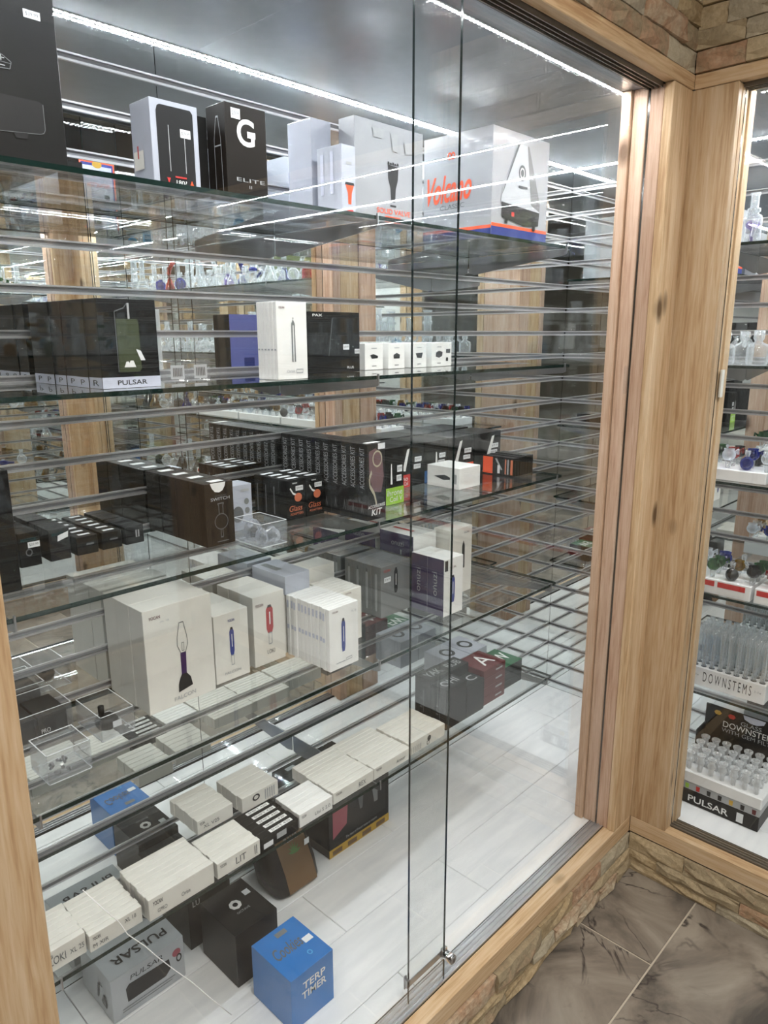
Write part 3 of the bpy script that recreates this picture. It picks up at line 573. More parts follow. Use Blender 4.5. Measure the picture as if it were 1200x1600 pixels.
SW = (('black clip', lambda: [('poly', 'front', [(.28, .55), (.45, .60), (.72, .52), (.70, .44), (.38, .42)], INK, 'clip_picture')]), ('black mug', lambda: [('poly', 'front', [(.32, .40), (.30, .54), (.48, .62), (.70, .55), (.68, .40)], INK, 'mug_picture')]), ('black cup', lambda: [('poly', 'front', [(.26, .58), (.74, .60), (.66, .38), (.36, .40)], INK, 'cup_picture')]), ('black round pad', lambda: [('poly', 'front', [(.26, .42), (.28, .58), (.50, .66), (.74, .60), (.72, .44), (.50, .36)], INK, 'pad_picture')]))
for i, (x0, x1) in enumerate(((1.292, 1.356), (1.376, 1.437), (1.464, 1.524), (1.546, 1.607))):
    carton(f'small white carton with {SW[i][0]} picture, {nth(i)} beside the matte black carton', x0, x1, 1.30, 1.355, S2, .064, WHITE, SW[i][1]() + [('rect', 'front', .35, .80, .65, .83, LGREY, 'small_print'), ('rect', 'front', .38, .13, .62, .16, MIDG, 'small_print')], 'small white cartons on the second shelf')
carton('narrow white carton with black strap picture, last of the small white cartons', 1.612, 1.643, 1.31, 1.36, S2, .064, WHITE, [('rect', 'front', .1, .55, .8, .72, INK, 'strap_picture'), ('rect', 'front', .1, .2, .5, .36, INK, 'strap_picture')])

# ---- third shelf
carton('tall black carton half hidden behind the left post on the third shelf', .285, .418, 1.235, 1.38, S3, .203, BLACK)
def tagrow(desc, n, x0, x1, y0, t_, h, mat, front, top=True, grp=None):
    tops = [('rect', 'top', .25, .35, .8, .7, STICK, 'price_sticker')]
    row(desc, n, x0, x1, y0, t_, S3, h, mat, list(front) + (tops if top else []), tops if top else (), grp)
row('small dark teal lettered carton in the leftmost short row', 2, .461, .499, 1.355, .045, S3, .064, BLACK, [('text', 'front', 'MASTER', .12, .74, .85, .84, TEAL, {'bold': .01}), ('polys', 'front', band(.45, .42, .16, .11, .7), MIDG, 'ring_picture')] + sticker('front', .42, .55, .98, .72))
row('small dark carton with teal lettering in the row beside it', 3, .515, .554, 1.355, .0305, S3, .061, CHAR, [('text', 'front', 'MASTER', .16, .78, .75, .88, TEAL, {'bold': .01}), ('poly', 'front', [(.4, .60), (.92, .70), (.95, .88), (.43, .78)], STICK, 'price_sticker')])
tagrow('low black carton with top sticker in the nearest low row', 3, .566, .608, 1.356, .0305, .036, BLACK, [('rect', 'front', .45, .5, .8, .6, MIDG, 'small_print')])
tagrow('low black carton with top sticker in the middle low row', 3, .617, .658, 1.358, .0303, .035, BLACK, [('rect', 'front', .4, .5, .8, .6, MIDG, 'small_print')])
tagrow('low black carton with grey stripes in the row near tall cartons', 3, .666, .706, 1.358, .0303, .037, CHAR, [('rect', 'front', .55, .35, .62, .75, LGREY, 'mark'), ('rect', 'front', .68, .35, .75, .75, LGREY, 'mark')], False)
row('tall dark brown carton with white top sticker, third shelf row', 4, .767, .834, 1.22, .0565, S3, .128, DBROWN,
    [('poly', 'front', [(.20, 1), (.26, .92), (.36, .86), (.5, .845), (.62, .87), (.70, .93), (.74, 1)], PRW, 'white_tab'), ('text', 'front', 'SWITCH', .20, .72, .86, .77, LGREY, {'bold': .014}), ('text', 'front', 'drinker', .34, .785, .76, .81, MIDG), ('polys', 'front', band(.53, .38, .24, .13, .9) + outline([(.46, .50), (.46, .64), (.42, .67), (.64, .67), (.60, .64), (.60, .50)], .02, False) + outline([(.50, .25), (.49, .13), (.57, .13), (.56, .25)], .02, False), MIDG, 'gadget_outline'), ('rect', 'front', .35, .055, .75, .07, MIDG, 'small_print'), ('rect', 'top', .3, .1, .75, .45, PRW, 'top_sticker')],
    [('rect', 'top', .25, .3, .7, .65, PRW, 'top_sticker')])
carton('white carton with round grey gadget pictures behind the clear tray', .877, .926, 1.285, 1.335, S3, .10, COOLW, [('poly', 'front', ring(.22, .36, .3, .18), MIDG, 'gadget_picture'), ('poly', 'front', ring(.70, .62, .13, .07), GREYC, 'part_picture'), ('poly', 'front', ring(.72, .42, .13, .07), GREYC, 'part_picture'), ('rect', 'front', .42, .84, .85, .90, LGREY, 'lettering_block')])
def tray(label, x0, x1, y0, y1, z, h, items):
    t = tag(empty('clear_tray', ((x0+x1)/2, (y0+y1)/2, z+.0005)), label, 'tray'); X, Y, w_ = (x1-x0)/2, (y1-y0)/2, .0018
    q = MB(); q.box(-X, X, -Y, Y, 0, w_); q.box(-X, X, -Y, -Y+w_, w_, h); q.box(-X, X, Y-w_, Y, w_, h); q.box(-X, -X+w_, -Y+w_, Y-w_, w_, h); q.box(X-w_, X, -Y+w_, Y-w_, w_, h); q.build('tray_wall', ACRYL, t)
    q = MB()
    for a in ((-X, X, -Y, -Y+w_), (-X, X, Y-w_, Y), (-X, -X+w_, -Y, Y), (X-w_, X, -Y, Y)): q.box(*a, h, h+.0008); q.box(*a, -.0002, .0006)
    q.build('bright_rim', ACRE, t); return t
def bag(label, c, sx, sy, sz, mat, seed, core=None):
    rnd = random.Random(seed); t = tag(empty('plastic_bag', c), label, 'bag', 'small plastic bags in the clear tray'); q = MB(); n, mrow = 12, 6
    prof = [(.02, 0), (.75, .02), (1, .3), (.85, .65), (.45, .9), (.03, 1.)]
    rings = []
    for r_, z_ in prof:
        rings.append(len(q.v))
        for k in range(n):
            a = 2*math.pi*k/n; j = 1+rnd.uniform(-.18, .18); q.v.append((r_*sx*math.cos(a)*j, r_*sy*math.sin(a)*j, z_*sz*(1+rnd.uniform(-.08, .08))))
    for A, B in zip(rings, rings[1:]):
        for k in range(n): q.f.append((A+k, A+(k+1) % n, B+(k+1) % n, B+k)); q.m.append(0); q.sm.append(False)
    q.build('film', mat, t)
    if core: q = MB(); q.tube([(-sx*.4, 0, sz*.3), (sx*.4, .002, sz*.4)], sz*.22, 8); q.build('contents', core, t)
BAGF = glass('bag_film', (.9,.92,.95), .08, f0=.08, body=(.75,.77,.82), amount=.45)
tray('clear acrylic tray of small plastic bags at the front of the third shelf', .84, .905, 1.14, 1.232, S3, .047, 0)
bag('crinkled clear plastic bag at the rear of the tray', (.862, 1.198, S3+.003), .016, .022, .045, BAGF, 1, INK); bag('crinkled clear plastic bag at the front right of the tray', (.885, 1.165, S3+.003), .015, .018, .03, BAGF, 2, INK)
bag('crinkled clear plastic bag at the front left of the tray', (.856, 1.16, S3+.003), .012, .014, .034, BAGF, 3, MIDG)
GA = [('polys', 'front', outline([(.18, .80), (.34, .66), (.50, .62)], .05, False), PRW, 'wire_picture'), ('poly', 'front', ring(.60, .55, .2, .11), COPPER, 'copper_picture'), ('text', 'front', 'Glass', .12, .22, .80, .36, COPPER, {'shear': .2}), ('text', 'front', 'ADAPTERS', .15, .12, .85, .18, COPPER), ('rect', 'front', .30, .9, .55, .93, LGREY, 'small_print')] + sticker('front', .46, .72, .86, .84)
GT = [('rect', 'top', .2, .3, .8, .75, STICK, 'price_sticker'), ('rect', 'left', .35, .1, .5, .8, MIDG, 'spine_print')]
row('black carton with copper lettering in the left adapter row', 4, 1.012, 1.067, 1.272, .03, S3, .093, BLACK, GA + GT[:1], GT)
row('black carton with copper lettering in the right adapter row', 4, 1.069, 1.124, 1.272, .03, S3, .093, BLACK, GA + GT[:1], GT)
KT = [('text', 'left', 'ACCESSORIES KIT', .25, .42, .75, .95, LGREY, {'rot': 90}), ('polys', 'left', outline([(.4, .1), (.5, .22), (.6, .1)], .05, False), MIDG, 'spine_mark')]
row('slate black kit carton with upright lettering in the long kit row', 10, 1.135, 1.195, 1.139, .0302, S3, .175, CHAR, [('poly', 'front', [(.10, .90), (.45, .94), (.80, .86), (.9, .55), (.75, .35), (.30, .38), (.12, .6)], SKIN, 'smoke_portrait'), ('polys', 'front', outline([(.25, .64), (.12, .56), (.14, .46), (.38, .34), (.50, .20)], .06, False) + band(.55, .80, .26, .11, .8), SMOKE, 'smoke_swirl'), ('text', 'front', 'ACCESSORIES', .04, .155, .96, .195, PRW, {'bold': .012, 'rise': .012}), ('text', 'front', 'KIT', .22, .06, .80, .145, PRW, {'bold': .02, 'shear': .15}), ('rect', 'front', .58, .92, .96, .995, STICK, 'price_sticker'), ('rect', 'top', .1, .2, .85, .7, PRW, 'top_sticker')] + KT, KT, jit=.001)
def coil(label, x0, x1, y0, y1, h, lab, labw, vary, txt=None, at=(.42, .44)):
    dd = [('rect', 'front', labw[0], 0, labw[1], .30, lab, 'label_band'), ('poly', 'front', [(at[0]-.05, .36), (at[0]-.02, .72), (at[0]+.02, .72), (at[0]+.06, .36)], PRW, 'nozzle_picture') if not vary else ('poly', 'front', [(at[0]-.16, .40), (at[0]+.02, .88), (at[0]+.12, .90), (at[0]-.04, .38)], PRW, 'nozzle_picture')] + sticker('front', .62, .56, .90, .68) + sticker('front', .58, .40, .86, .51)
    if txt: dd += [('text', 'front', txt[0], labw[0]+.06, .16, labw[1]-.1, .26, PRW), ('text', 'front', txt[1], labw[0]+.2, .05, labw[1]-.1, .14, PRW)]
    carton(label, x0, x1, y0, y1, S3, h, BLACK, dd, 'black coil cartons on the third shelf')
coil('black carton with lime green label band beside the kit carton', 1.276, 1.341, 1.215, 1.43, .142, GREEN, (0, 1), False, ('ihrone', 'Coil V'), (.3, .4))
coil('black carton with red label band behind the lime labelled carton', 1.448, 1.552, 1.33, 1.44, .119, RED, (0, .45), True, ('tho', 'Coil'), (.3, .4))
coil('black carton with blue label band behind the low white carton', 1.556, 1.658, 1.33, 1.44, .117, BLUE, (0, .8), False, None, (.5, .4))
coil('black carton with slanted nozzle picture behind the low white carton', 1.662, 1.784, 1.33, 1.44, .117, ORANGE, (.6, 1), True)
coil('black carton with slanted nozzle picture above the orange cartons, rightmost', 1.79, 1.925, 1.33, 1.44, .117, CHAR, (.9, 1), True, None, (.62, .4))
carton('low white carton with pen picture on its side, third shelf', 1.549, 1.643, 1.20, 1.314, S3, .058, WHITE, [('poly', 'left', [(.22, .50), (.55, .62), (.72, .52), (.72, .42), (.52, .36)], INK, 'pen_picture'), ('rect', 'left', .78, .25, .92, .7, LGREY, 'small_print')])
for i in range(7):
    carton(f'thin black carton with orange tool picture, {nth(i)} from the low white carton', 1.802+.0153*i, 1.802+.0153*(i+1)-.0008, 1.196+random.uniform(-.002, .002), 1.306, S3, .057+random.uniform(-.002, .001), BLACK, [('rect', 'left', 0, .05, .32, .95, ORANGE, 'orange_panel'), ('polys', 'left', outline([(.42, .9), (.62, .3)], .06, False), LGREY, 'tool_picture'), ('rect', 'left', .48, .1, .56, .55, STICK, 'price_sticker'), ('rect', 'left', .72, .1, .76, .9, COPPER, 'stripe'), ('rect', 'left', .8, .1, .84, .9, LGREY, 'stripe'), ('rect', 'left', .9, .1, .97, .9, COPPER, 'stripe')] if i == 0 else (), 'thin black cartons at the right end of the third shelf')

# ---- fourth shelf
def bulb(face): return [('polys', face, outline([(.50, .80), (.46, .66), (.455, .58), (.50, .50), (.57, .50), (.61, .58), (.60, .66), (.56, .80)], .008) + outline([(.52, .60), (.55, .60), (.55, .52), (.52, .52)], .006), MIDG, 'glass_bulb_outline'), ('poly', face, [(.49, .50), (.575, .50), (.565, .28), (.49, .28)], DPURP, 'device_tube'), ('poly', face, [(.49, .29), (.565, .29), (.62, .24), (.645, .15), (.43, .12), (.435, .20), (.465, .26)], CHAR, 'device_base')]
row('very large cream carton with purple tube device, fourth shelf', 3, .646, .803, 1.278, .0555, S4, .224, CREAM, bulb('front') + [('text', 'front', 'YOCAN', .08, .90, .24, .93, MAROON, {'bold': .015}), ('text', 'front', 'XL 18', .23, .855, .36, .87, LGREY), ('text', 'front', 'FALCON', .36, .045, .68, .085, LGREY, {'rise': .012})])
row('cream carton with dark blue pen beside the very large carton', 2, .815, .905, 1.293, .07, S4, .16, CREAM, pen('front', .5, .36, .78, .13, DBLUE) + [('polys', 'front', outline([(.46, .36), (.46, .22), (.54, .22), (.54, .36)], .012), LGREY, 'glass_outline'), ('text', 'front', 'YOCAN', .40, .86, .60, .90, DBLUE, {'bold': .012}), ('text', 'front', 'FALCON', .25, .10, .72, .14, LGREY)])
row('cream carton with crimson pen next to the standing white stack', 3, .925, 1.015, 1.30, .047, S4, .172, CREAM, pen('front', .51, .44, .84, .22, CRED) + [('polys', 'front', outline([(.46, .44), (.46, .28), (.56, .28), (.56, .44)], .014), LGREY, 'glass_outline'), ('text', 'front', 'YOCAN', .07, .85, .32, .89, MAROON, {'bold': .012}), ('text', 'front', 'LOKI', .40, .14, .64, .20, GREYC)])
row('slim white carton with blue pen in the standing stack', 12, 1.029, 1.12, 1.157, .0127, S4, .152, WHITE, pen('front', .47, .26, .80, .13, DBLUE) + [('text', 'front', 'YOCAN', .10, .92, .28, .95, MAROON, {'bold': .012}), ('text', 'front', 'XL 25', .75, .85, .92, .88, LGREY), ('polys', 'front', outline([(.55, .10), (.75, .105), (.75, .14), (.55, .135)], .012), LGREY, 'label_frame'), ('rect', 'front', .2, .095, .52, .11, LGREY, 'small_print')], [('rect', 'left', .2, .45, .8, .52, PALEB, 'spine_print'), ('rect', 'left', .25, .8, .75, .92, PALEB, 'spine_print')], jit=.0025)
carton('plain cream carton standing behind the standing white stack', 1.022, 1.116, 1.315, 1.44, S4, .149, CREAM)
carton('white carton lying on top of the cream carton, fourth shelf', 1.028, 1.104, 1.31, 1.44, S4+.1495, .046, COOLW, [('rect', 'top', .2, .4, .45, .9, GREYC, 'dark_slot')])
row('slim cream carton in the short stack left of the grey cartons', 7, 1.142, 1.222, 1.25, .0155, S4, .138, CREAM, [('text', 'front', 'YOCAN', .30, .93, .55, .96, MAROON)], jit=.002)
carton('cream carton at the mirror behind the short cream stack', 1.135, 1.245, 1.375, 1.44, S4, .17, CREAM)
GP = pen('left', .5, .12, .92, .26, LGREY, MIDG)
row('grey carton with silver pen on its side, fourth shelf', 4, 1.345, 1.463, 1.30, .0355, S4, .145, GREYC, pen('front', .5, .42, .92, .12, CHAR) + [('text', 'front', 'YOCAN', .08, .88, .30, .93, RED)] + sticker('front', .10, .68, .32, .78) + GP[:1], GP[:2])
row('aubergine sided carton with white front, fourth shelf', 2, 1.468, 1.55, 1.181, .060, S4, .163, WHITE, [('rect', 'left', 0, 0, .97, 1, PURPLE, 'aubergine_side'), ('text', 'left', 'onuzi', .30, .34, .58, .76, LGREY, {'rot': 90}), ('text', 'front', 'YOCAN', .25, .82, .6, .86, MAROON), ('rect', 'front', .02, .80, .18, .98, INK, 'window')] + pen('front', .45, .22, .70, .2, DBLUE), [('rect', 'left', 0, 0, 1, 1, PURPLE, 'aubergine_side'), ('text', 'left', 'onuzi', .30, .34, .58, .76, LGREY, {'rot': 90})], jit=.0)
carton('plain white carton under the lying aubergine sided carton', 1.492, 1.58, 1.315, 1.44, S4, .138, WHITE)
carton('aubergine sided white carton lying on another near the shelf end', 1.487, 1.587, 1.31, 1.44, S4+.1385, .062, WHITE, [('rect', 'left', 0, 0, 1, 1, PURPLE, 'aubergine_side'), ('text', 'left', 'onuzi', .35, .40, .72, .66, LGREY), ('rect', 'left', .62, .02, .66, .25, LGREY, 'mark'), ('rect', 'top', .4, .3, .5, .9, RED, 'red_line')])
carton('tall white carton with black pen at the right end, fourth shelf', 1.601, 1.707, 1.27, 1.33, S4, .202, CREAM, [('poly', 'front', [(.55, .38), (.55, .72), (.61, .80), (.67, .72), (.67, .38)], INK, 'pen_picture'), ('text', 'front', 'YOCAN', .62, .90, .85, .93, MIDG)])
# clear trays with small goods on the left end
tray('clear acrylic tray holding a black gadget, fourth shelf left end', .532, .600, 1.252, 1.36, S4, .05, 0)
t = tag(empty('black_gadget', (.565, 1.30, S4+.003)), 'black round gadget with knob lying in the clear tray', 'gadget'); q = MB(); q.lathe([(.001, 0), (.018, 0), (.022, .008), (.022, .016), (.016, .022), (.001, .022)], 16); q.build('body', BLACK, t); q = MB(); q.tube([(-.004, .012, .020), (-.004, .012, .040)], .006, 10); q.build('knob', BLACK, t)
q = MB(); q.box(.002, .020, -.0225, -.0222, .004, .017); q.build('price_sticker', STICK, t)
tray('empty looking clear acrylic tray at the front of the fourth shelf', .405, .482, 1.186, 1.262, S4, .055, 0)
t = tag(empty('small_hardware', (.44, 1.22, S4+.003)), 'small dark metal hardware pieces bagged in the front clear tray', 'hardware'); q = MB()
for k in range(9): a = random.uniform(-.02, .02); b = random.uniform(-.02, .02); q.tube([(a, b, .004), (a+random.uniform(-.01, .01), b+random.uniform(-.01, .01), .012)], .003, 6)
q.build('pieces', STEEL, t)
tray('clear acrylic tray of black boxes against the mirror, fourth shelf', .385, .515, 1.335, 1.438, S4, .062, 0)
for i, (x0, x1) in enumerate(((.392, .448), (.452, .508))):
    carton(('glossy black box in the clear tray, nearer the left post', 'glossy black box in the clear tray, farther from the left post')[i], x0, x1, 1.345, 1.428, S4+.003, .046, BLACK, [('text', 'front', 'PRO', .1, .2, .4, .4, PRW)] + [('rect', 'front', .6, .15, .9, .75, CHAR, 'window')], 'black boxes in the clear tray')
# ---- lowest shelf: slim white cartons standing on edge
def slim(place, n, x0, x1, y0, t_, h, mat=WHITE, txt=None, extra=(), top=(), nm='slim white carton'):
    dd = [] 
    if txt: dd = [('text', 'front', 'YOCAN', .06, .62, .20, .82, INK, {'bold': .01})] + [('text', 'front', s, u0, v0, u1, v1, MIDG) for s, u0, v0, u1, v1 in txt]
    row(f'{nm} {place}', n, x0, x1, y0, t_, S5, h, mat, dd + list(extra) + list(top), top, jit=.0018)
slim('in the stack beside the left post', 7, .345, .417, 1.138, .0142, .043, CREAM, [('LOKI', .12, .30, .50, .68), ('XL 25', .60, .36, .95, .60)])
slim('in the second stack from the left post', 8, .420, .521, 1.130, .0142, .035, CREAM, [('XL 18', .66, .55, .88, .8), ('M XIR', .06, .2, .34, .42)])
slim('in the third stack from the left post', 8, .529, .671, 1.118, .0142, .047, CREAM, [('GPRO', .12, .22, .26, .4), ('Orbit', .48, .3, .62, .48)])
slim('in the stack marked LIT, fourth from the post', 7, .680, .786, 1.119, .0138, .036, CREAM, [('LIT', .42, .30, .66, .74), ('II', .86, .2, .92, .8)])
slim('beside the LIT stack', 5, .790, .891, 1.119, .0205, .031, BLACK, None, [('rect', 'front', .05, .15, .3, .55, STICK, 'barcode_label'), ('rect', 'front', .40, .35, .66, .8, LGREY, 'barcode_label')], [('rect', 'top', .28, .2, .88, .72, PRW, 'white_top_label'), ('text', 'top', 'SHIFT 420', .33, .32, .83, .6, INK)], 'flat black carton with white top label')
slim('right of the flat black cartons', 6, .896, .995, 1.121, .0148, .034, WHITE, [('Uni S 2.0', .45, .30, .92, .56)])
slim('in the long stack above the display carton', 11, 1.004, 1.138, 1.128, .0140, .031, CREAM, [('REX', .62, .25, .80, .66)])
slim('in the second half of the long front stack', 11, 1.1395, 1.274, 1.128, .0140, .032, CREAM, [('Armor', .6, .3, .85, .6)])
slim('in the stack before the dark charcoal boxes', 8, 1.2765, 1.424, 1.135, .0150, .036, CREAM, None, [('poly', 'front', ring(.55, .58, .05, .22), INK, 'ring_picture'), ('polys', 'front', band(.52, .25, .04, .17, .7), INK, 'ring_picture')] + [('rect', 'front', .05+.05*k, .1, .07+.05*k, .6, LGREY, 'barcode') for k in range(6)])
slim('in the left rear stack', 6, .726, .819, 1.265, .0190, .035, CREAM, [('XL V25', .16, .3, .6, .55)])
slim('in the right rear stack', 5, .839, .943, 1.257, .0205, .038, CREAM, None, [('polys', 'front', band(.38, .62, .10, .22, .6), INK, 'oval_emblem')] + [('rect', 'front', .62+.06*k, .15, .65+.06*k, .85, LGREY, 'barcode') for k in range(5)])
# right end of the lowest shelf
for i, (x0, x1, y0, y1, h, lab) in enumerate(((1.444, 1.534, 1.146, 1.203, .122, 'charcoal box at the front left of the dark group, lowest shelf'), (1.444, 1.534, 1.205, 1.262, .130, 'charcoal box behind the front left one of the dark group'), (1.536, 1.619, 1.146, 1.203, .098, 'lower charcoal box beside the maroon stack at the front'), (1.536, 1.619, 1.205, 1.262, .128, 'charcoal box behind the lower one, rear of the dark group'))):
    carton(lab, x0, x1, y0, y1, S5, h, CHAR, [('text', 'top', ('OHI', 'YAK', 'PC', 'RUB')[i], .15, .25, .85, .75, LGREY, {'bold': .01}), ('rect', 'left', .55, .2, .6, .75, MIDG, 'side_print'), ('rect', 'left', .35, .3, .5, .34, MIDG, 'side_print'), ('rect', 'left', .35, .5, .5, .54, MIDG, 'side_print')], 'charcoal boxes at the right end of the lowest shelf')
for i in range(4): carton(f'flat maroon tin, {nth(i)} from the bottom of the maroon stack', 1.625, 1.735, 1.153, 1.255, S5+.0282*i, .0275, MAROON, [('rect', 'front', .55, .4, .85, .6, LGREY, 'white_dash')] + ([('text', 'top', 'A', .3, .2, .8, .8, PRW)] if i == 3 else []), 'stacked maroon tins')
for i in range(3): carton(f'flat green tin, {nth(i)} from the bottom of the green stack', 1.747, 1.852, 1.169, 1.275, S5+.0242*i, .0235, CHAR, [('rect', 'left', 0, 0, 1, 1, DGREEN, 'green_side')] + ([('rect', 'top', 0, 0, 1, 1, DGREEN, 'green_top'), ('text', 'top', 'EW', .2, .3, .9, .75, PRW, {'bold': .02})] if i == 2 else []), 'stacked green tins')
for i, x0 in enumerate((1.645, 1.735)): carton(('white box with round logo on top behind the maroon tins', 'white box with round logo on top behind the green tins')[i], x0, x0+.087, 1.285, 1.40, S5, .092, COOLW, [('polys', 'top', band(.5, .5, .28, .24, .6), INK, 'round_logo'), ('rect', 'left', .2, .2, .4, .5, LGREY, 'side_print')], 'white boxes with round logos')

# ---- deck
carton('large silver grey carton with black gadget picture standing on the deck', .508, .680, 1.283, 1.43, DZ, .108, SILVER,
    [('poly', 'front', [(.20, .30), (.185, .62), (.23, .70), (.78, .66), (.80, .42), (.72, .30)], CHAR, 'gadget_picture'), ('text', 'front', 'PULSAR', .25, .76, .70, .87, INK, {'shear': .15}), ('poly', 'front', ring(.89, .70, .06, .09), PINK, 'hand_picture'), ('polys', 'front', band(.92, .55, .04, .10, .6), INK, 'strap_picture'), ('rect', 'front', .12, .19, .85, .205, MIDG, 'small_print'), ('rect', 'front', .12, .13, .8, .145, MIDG, 'small_print'), ('text', 'topflip', 'PULSAR', .12, .64, .86, .80, INK, {'bold': .012}), ('text', 'top', 'PULSAR', .14, .70, .84, .84, INK, {'bold': .012, 'shear': .1}), ('polys', 'left', outline([(.55, .25), (.60, .62), (.74, .66)], .04, False) + outline([(.68, .25), (.78, .5), (.82, .22)], .04), MIDG, 'side_logo')])
def octdec(): return [('polys', 'top', band(.47, .55, .13, .11, .45, 8), PRW, 'octagon_logo'), ('text', 'top', 'OCTAVE', .36, .34, .66, .385, LGREY), ('rect', 'top', .76, .60, .90, .72, STICK, 'price_sticker')]
carton('black cube carton with white octagon logo on top, front of the deck', .742, .857, 1.166, 1.307, DZ, .138, BLACK, octdec())
carton('black cube carton under the shelf behind the octagon logo cube', .726, .842, 1.333, 1.444, DZ, .138, BLACK, octdec() + [('text', 'front', 'LU', .10, .82, .26, .93, PRW)])
carton('bright blue cube carton with white lettering at the front of the deck', .756, .873, .993, 1.128, DZ, .130, BLUE,
    [('text', 'front', 'TERP', .27, .66, .80, .80, PRW, {'bold': .02}), ('text', 'front', 'TIMER', .24, .48, .82, .62, PRW, {'bold': .02}), ('text', 'top', 'Cookies', .12, .42, .74, .66, MIDG, {'shear': .3, 'bold': .012}), ('rect', 'top', .44, .80, .68, .90, GREYC, 'grey_sticker'), ('rect', 'top', .74, .40, .93, .52, STICK, 'price_sticker'), ('polys', 'top', band(.66, .22, .05, .05, .6), SKY, 'light_mark')])
carton('wide dark display carton with mustard base strip on the deck', 1.16, 1.40, 1.325, 1.435, DZ, .162, BLACK,
    [('rect', 'front', 0, 0, 1, .16, YELLOW, 'mustard_strip'), ('rect', 'front', .06, .30, .94, .92, CHAR, 'picture_panel'), ('poly', 'front', [(.06, .34), (.06, .9), (.30, .86), (.28, .5)], PINK, 'rose_glow'), ('poly', 'front', [(.30, .88), (.46, .9), (.42, .74), (.34, .72)], INK, 'lamp_shape'), ('poly', 'front', [(.46, .92), (.56, .92), (.54, .62), (.50, .62)], MIDG, 'glass_picture'), ('poly', 'front', [(.70, .92), (.80, .92), (.80, .58), (.74, .58)], GREYC, 'glass_picture'), ('text', 'front', 'The best of French taste to inspire', .26, .20, .78, .27, LGREY)] + [('rect', 'front', .05+.24*k, .03, .20+.24*k, .12, BROWN, 'caption') for k in range(4)] + [('text', 'topflip', 'MINI', .2, .55, .62, .78, LGREY, {'bold': .012}), ('text', 'topflip', 'REMIX', .2, .22, .66, .45, GREEN, {'bold': .012}), ('rect', 'topflip', .72, .7, .86, .84, STICK, 'price_sticker'), ('rect', 'back', .1, .15, .9, .85, NAVY, 'blue_back_print')])
# gusseted pouch leaning back
t = tag(empty('gusseted_pouch', (1.03, 1.35, DZ+.0005)), 'glossy black gusseted pouch with brown front label leaning on the deck', 'pouch')
sec = [(0, -.05, .04, .062), (.015, -.062, .055, .072), (.06, -.045, .066, .075), (.12, -.012, .078, .070), (.17, .022, .082, .064), (.195, .05, .07, .060)]   # z, y front, y back, half width
q = MB(); n = 20; rings = []
for z, yf, yb, hw in sec:
    st = len(q.v); cy_, ry = (yf+yb)/2, (yb-yf)/2
    for k in range(n):
        a = 2*math.pi*k/n; ca, sa = math.cos(a), math.sin(a); e = .45; q.v.append((hw*math.copysign(abs(ca)**e, ca), cy_+ry*math.copysign(abs(sa)**e, sa), z))
    rings.append(st)
for A, B in zip(rings, rings[1:]):
    for k in range(n): q.f.append((A+k, A+(k+1) % n, B+(k+1) % n, B+k)); q.m.append(0); q.sm.append(True)
q.f.append(tuple(rings[0]+k for k in range(n))); q.m.append(0); q.sm.append(False); q.f.append(tuple(rings[-1]+k for k in range(n))); q.m.append(0); q.sm.append(False)
q.build('bag', BLACK, t)
q = MB()
L_ = [(z, yf-.0012) for z, yf, yb, hw in sec[:5]]
for (z0, y0), (z1, y1) in zip(L_, L_[1:]): q.face([(-.040, y0, z0), (.052, y0, z0), (.052, y1, z1), (-.040, y1, z1)])
q.build('brown_label', BROWN, t)
def onlabel(u, v, l):
    z = .015+v*.155; 
    for (z0, y0), (z1, y1) in zip(L_, L_[1:]):
        if z0 <= z <= z1+1e-6: y = y0+(y1-y0)*(z-z0)/(z1-z0); break
    return (-.040+u*.092, y-.001-l, z)
decal.n = 0
decal(t, onlabel, ('text', 'x', 'PULSAR', .30, .70, .78, .78, LGREY))
LEAF = P('leaf_print', sh((86,120,64)), .6)
for k in range(7):
    a = math.radians(-75+25*k); decal(t, onlabel, ('poly', 'x', [(.52, .52), (.52+.10*math.sin(a-.25), .52+.08*math.cos(a-.25)), (.52+.24*math.sin(a), .52+.17*math.cos(a)), (.52+.10*math.sin(a+.25), .52+.08*math.cos(a+.25))], LEAF, 'leaf'))
q = MB(); q.box(.040, .056, -.028, -.0275, .10, .118); q.build('price_sticker', STICK, t)
# long thin pale wavy line laid on the outside of the left door
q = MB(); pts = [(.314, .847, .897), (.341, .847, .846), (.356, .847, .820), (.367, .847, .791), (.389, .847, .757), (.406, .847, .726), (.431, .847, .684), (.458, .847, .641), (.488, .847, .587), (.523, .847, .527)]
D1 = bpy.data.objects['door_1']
q.tube([Vector(p)-D1.location for p in pts], .0007, 5); q.build('pale_line', LINEW, D1)

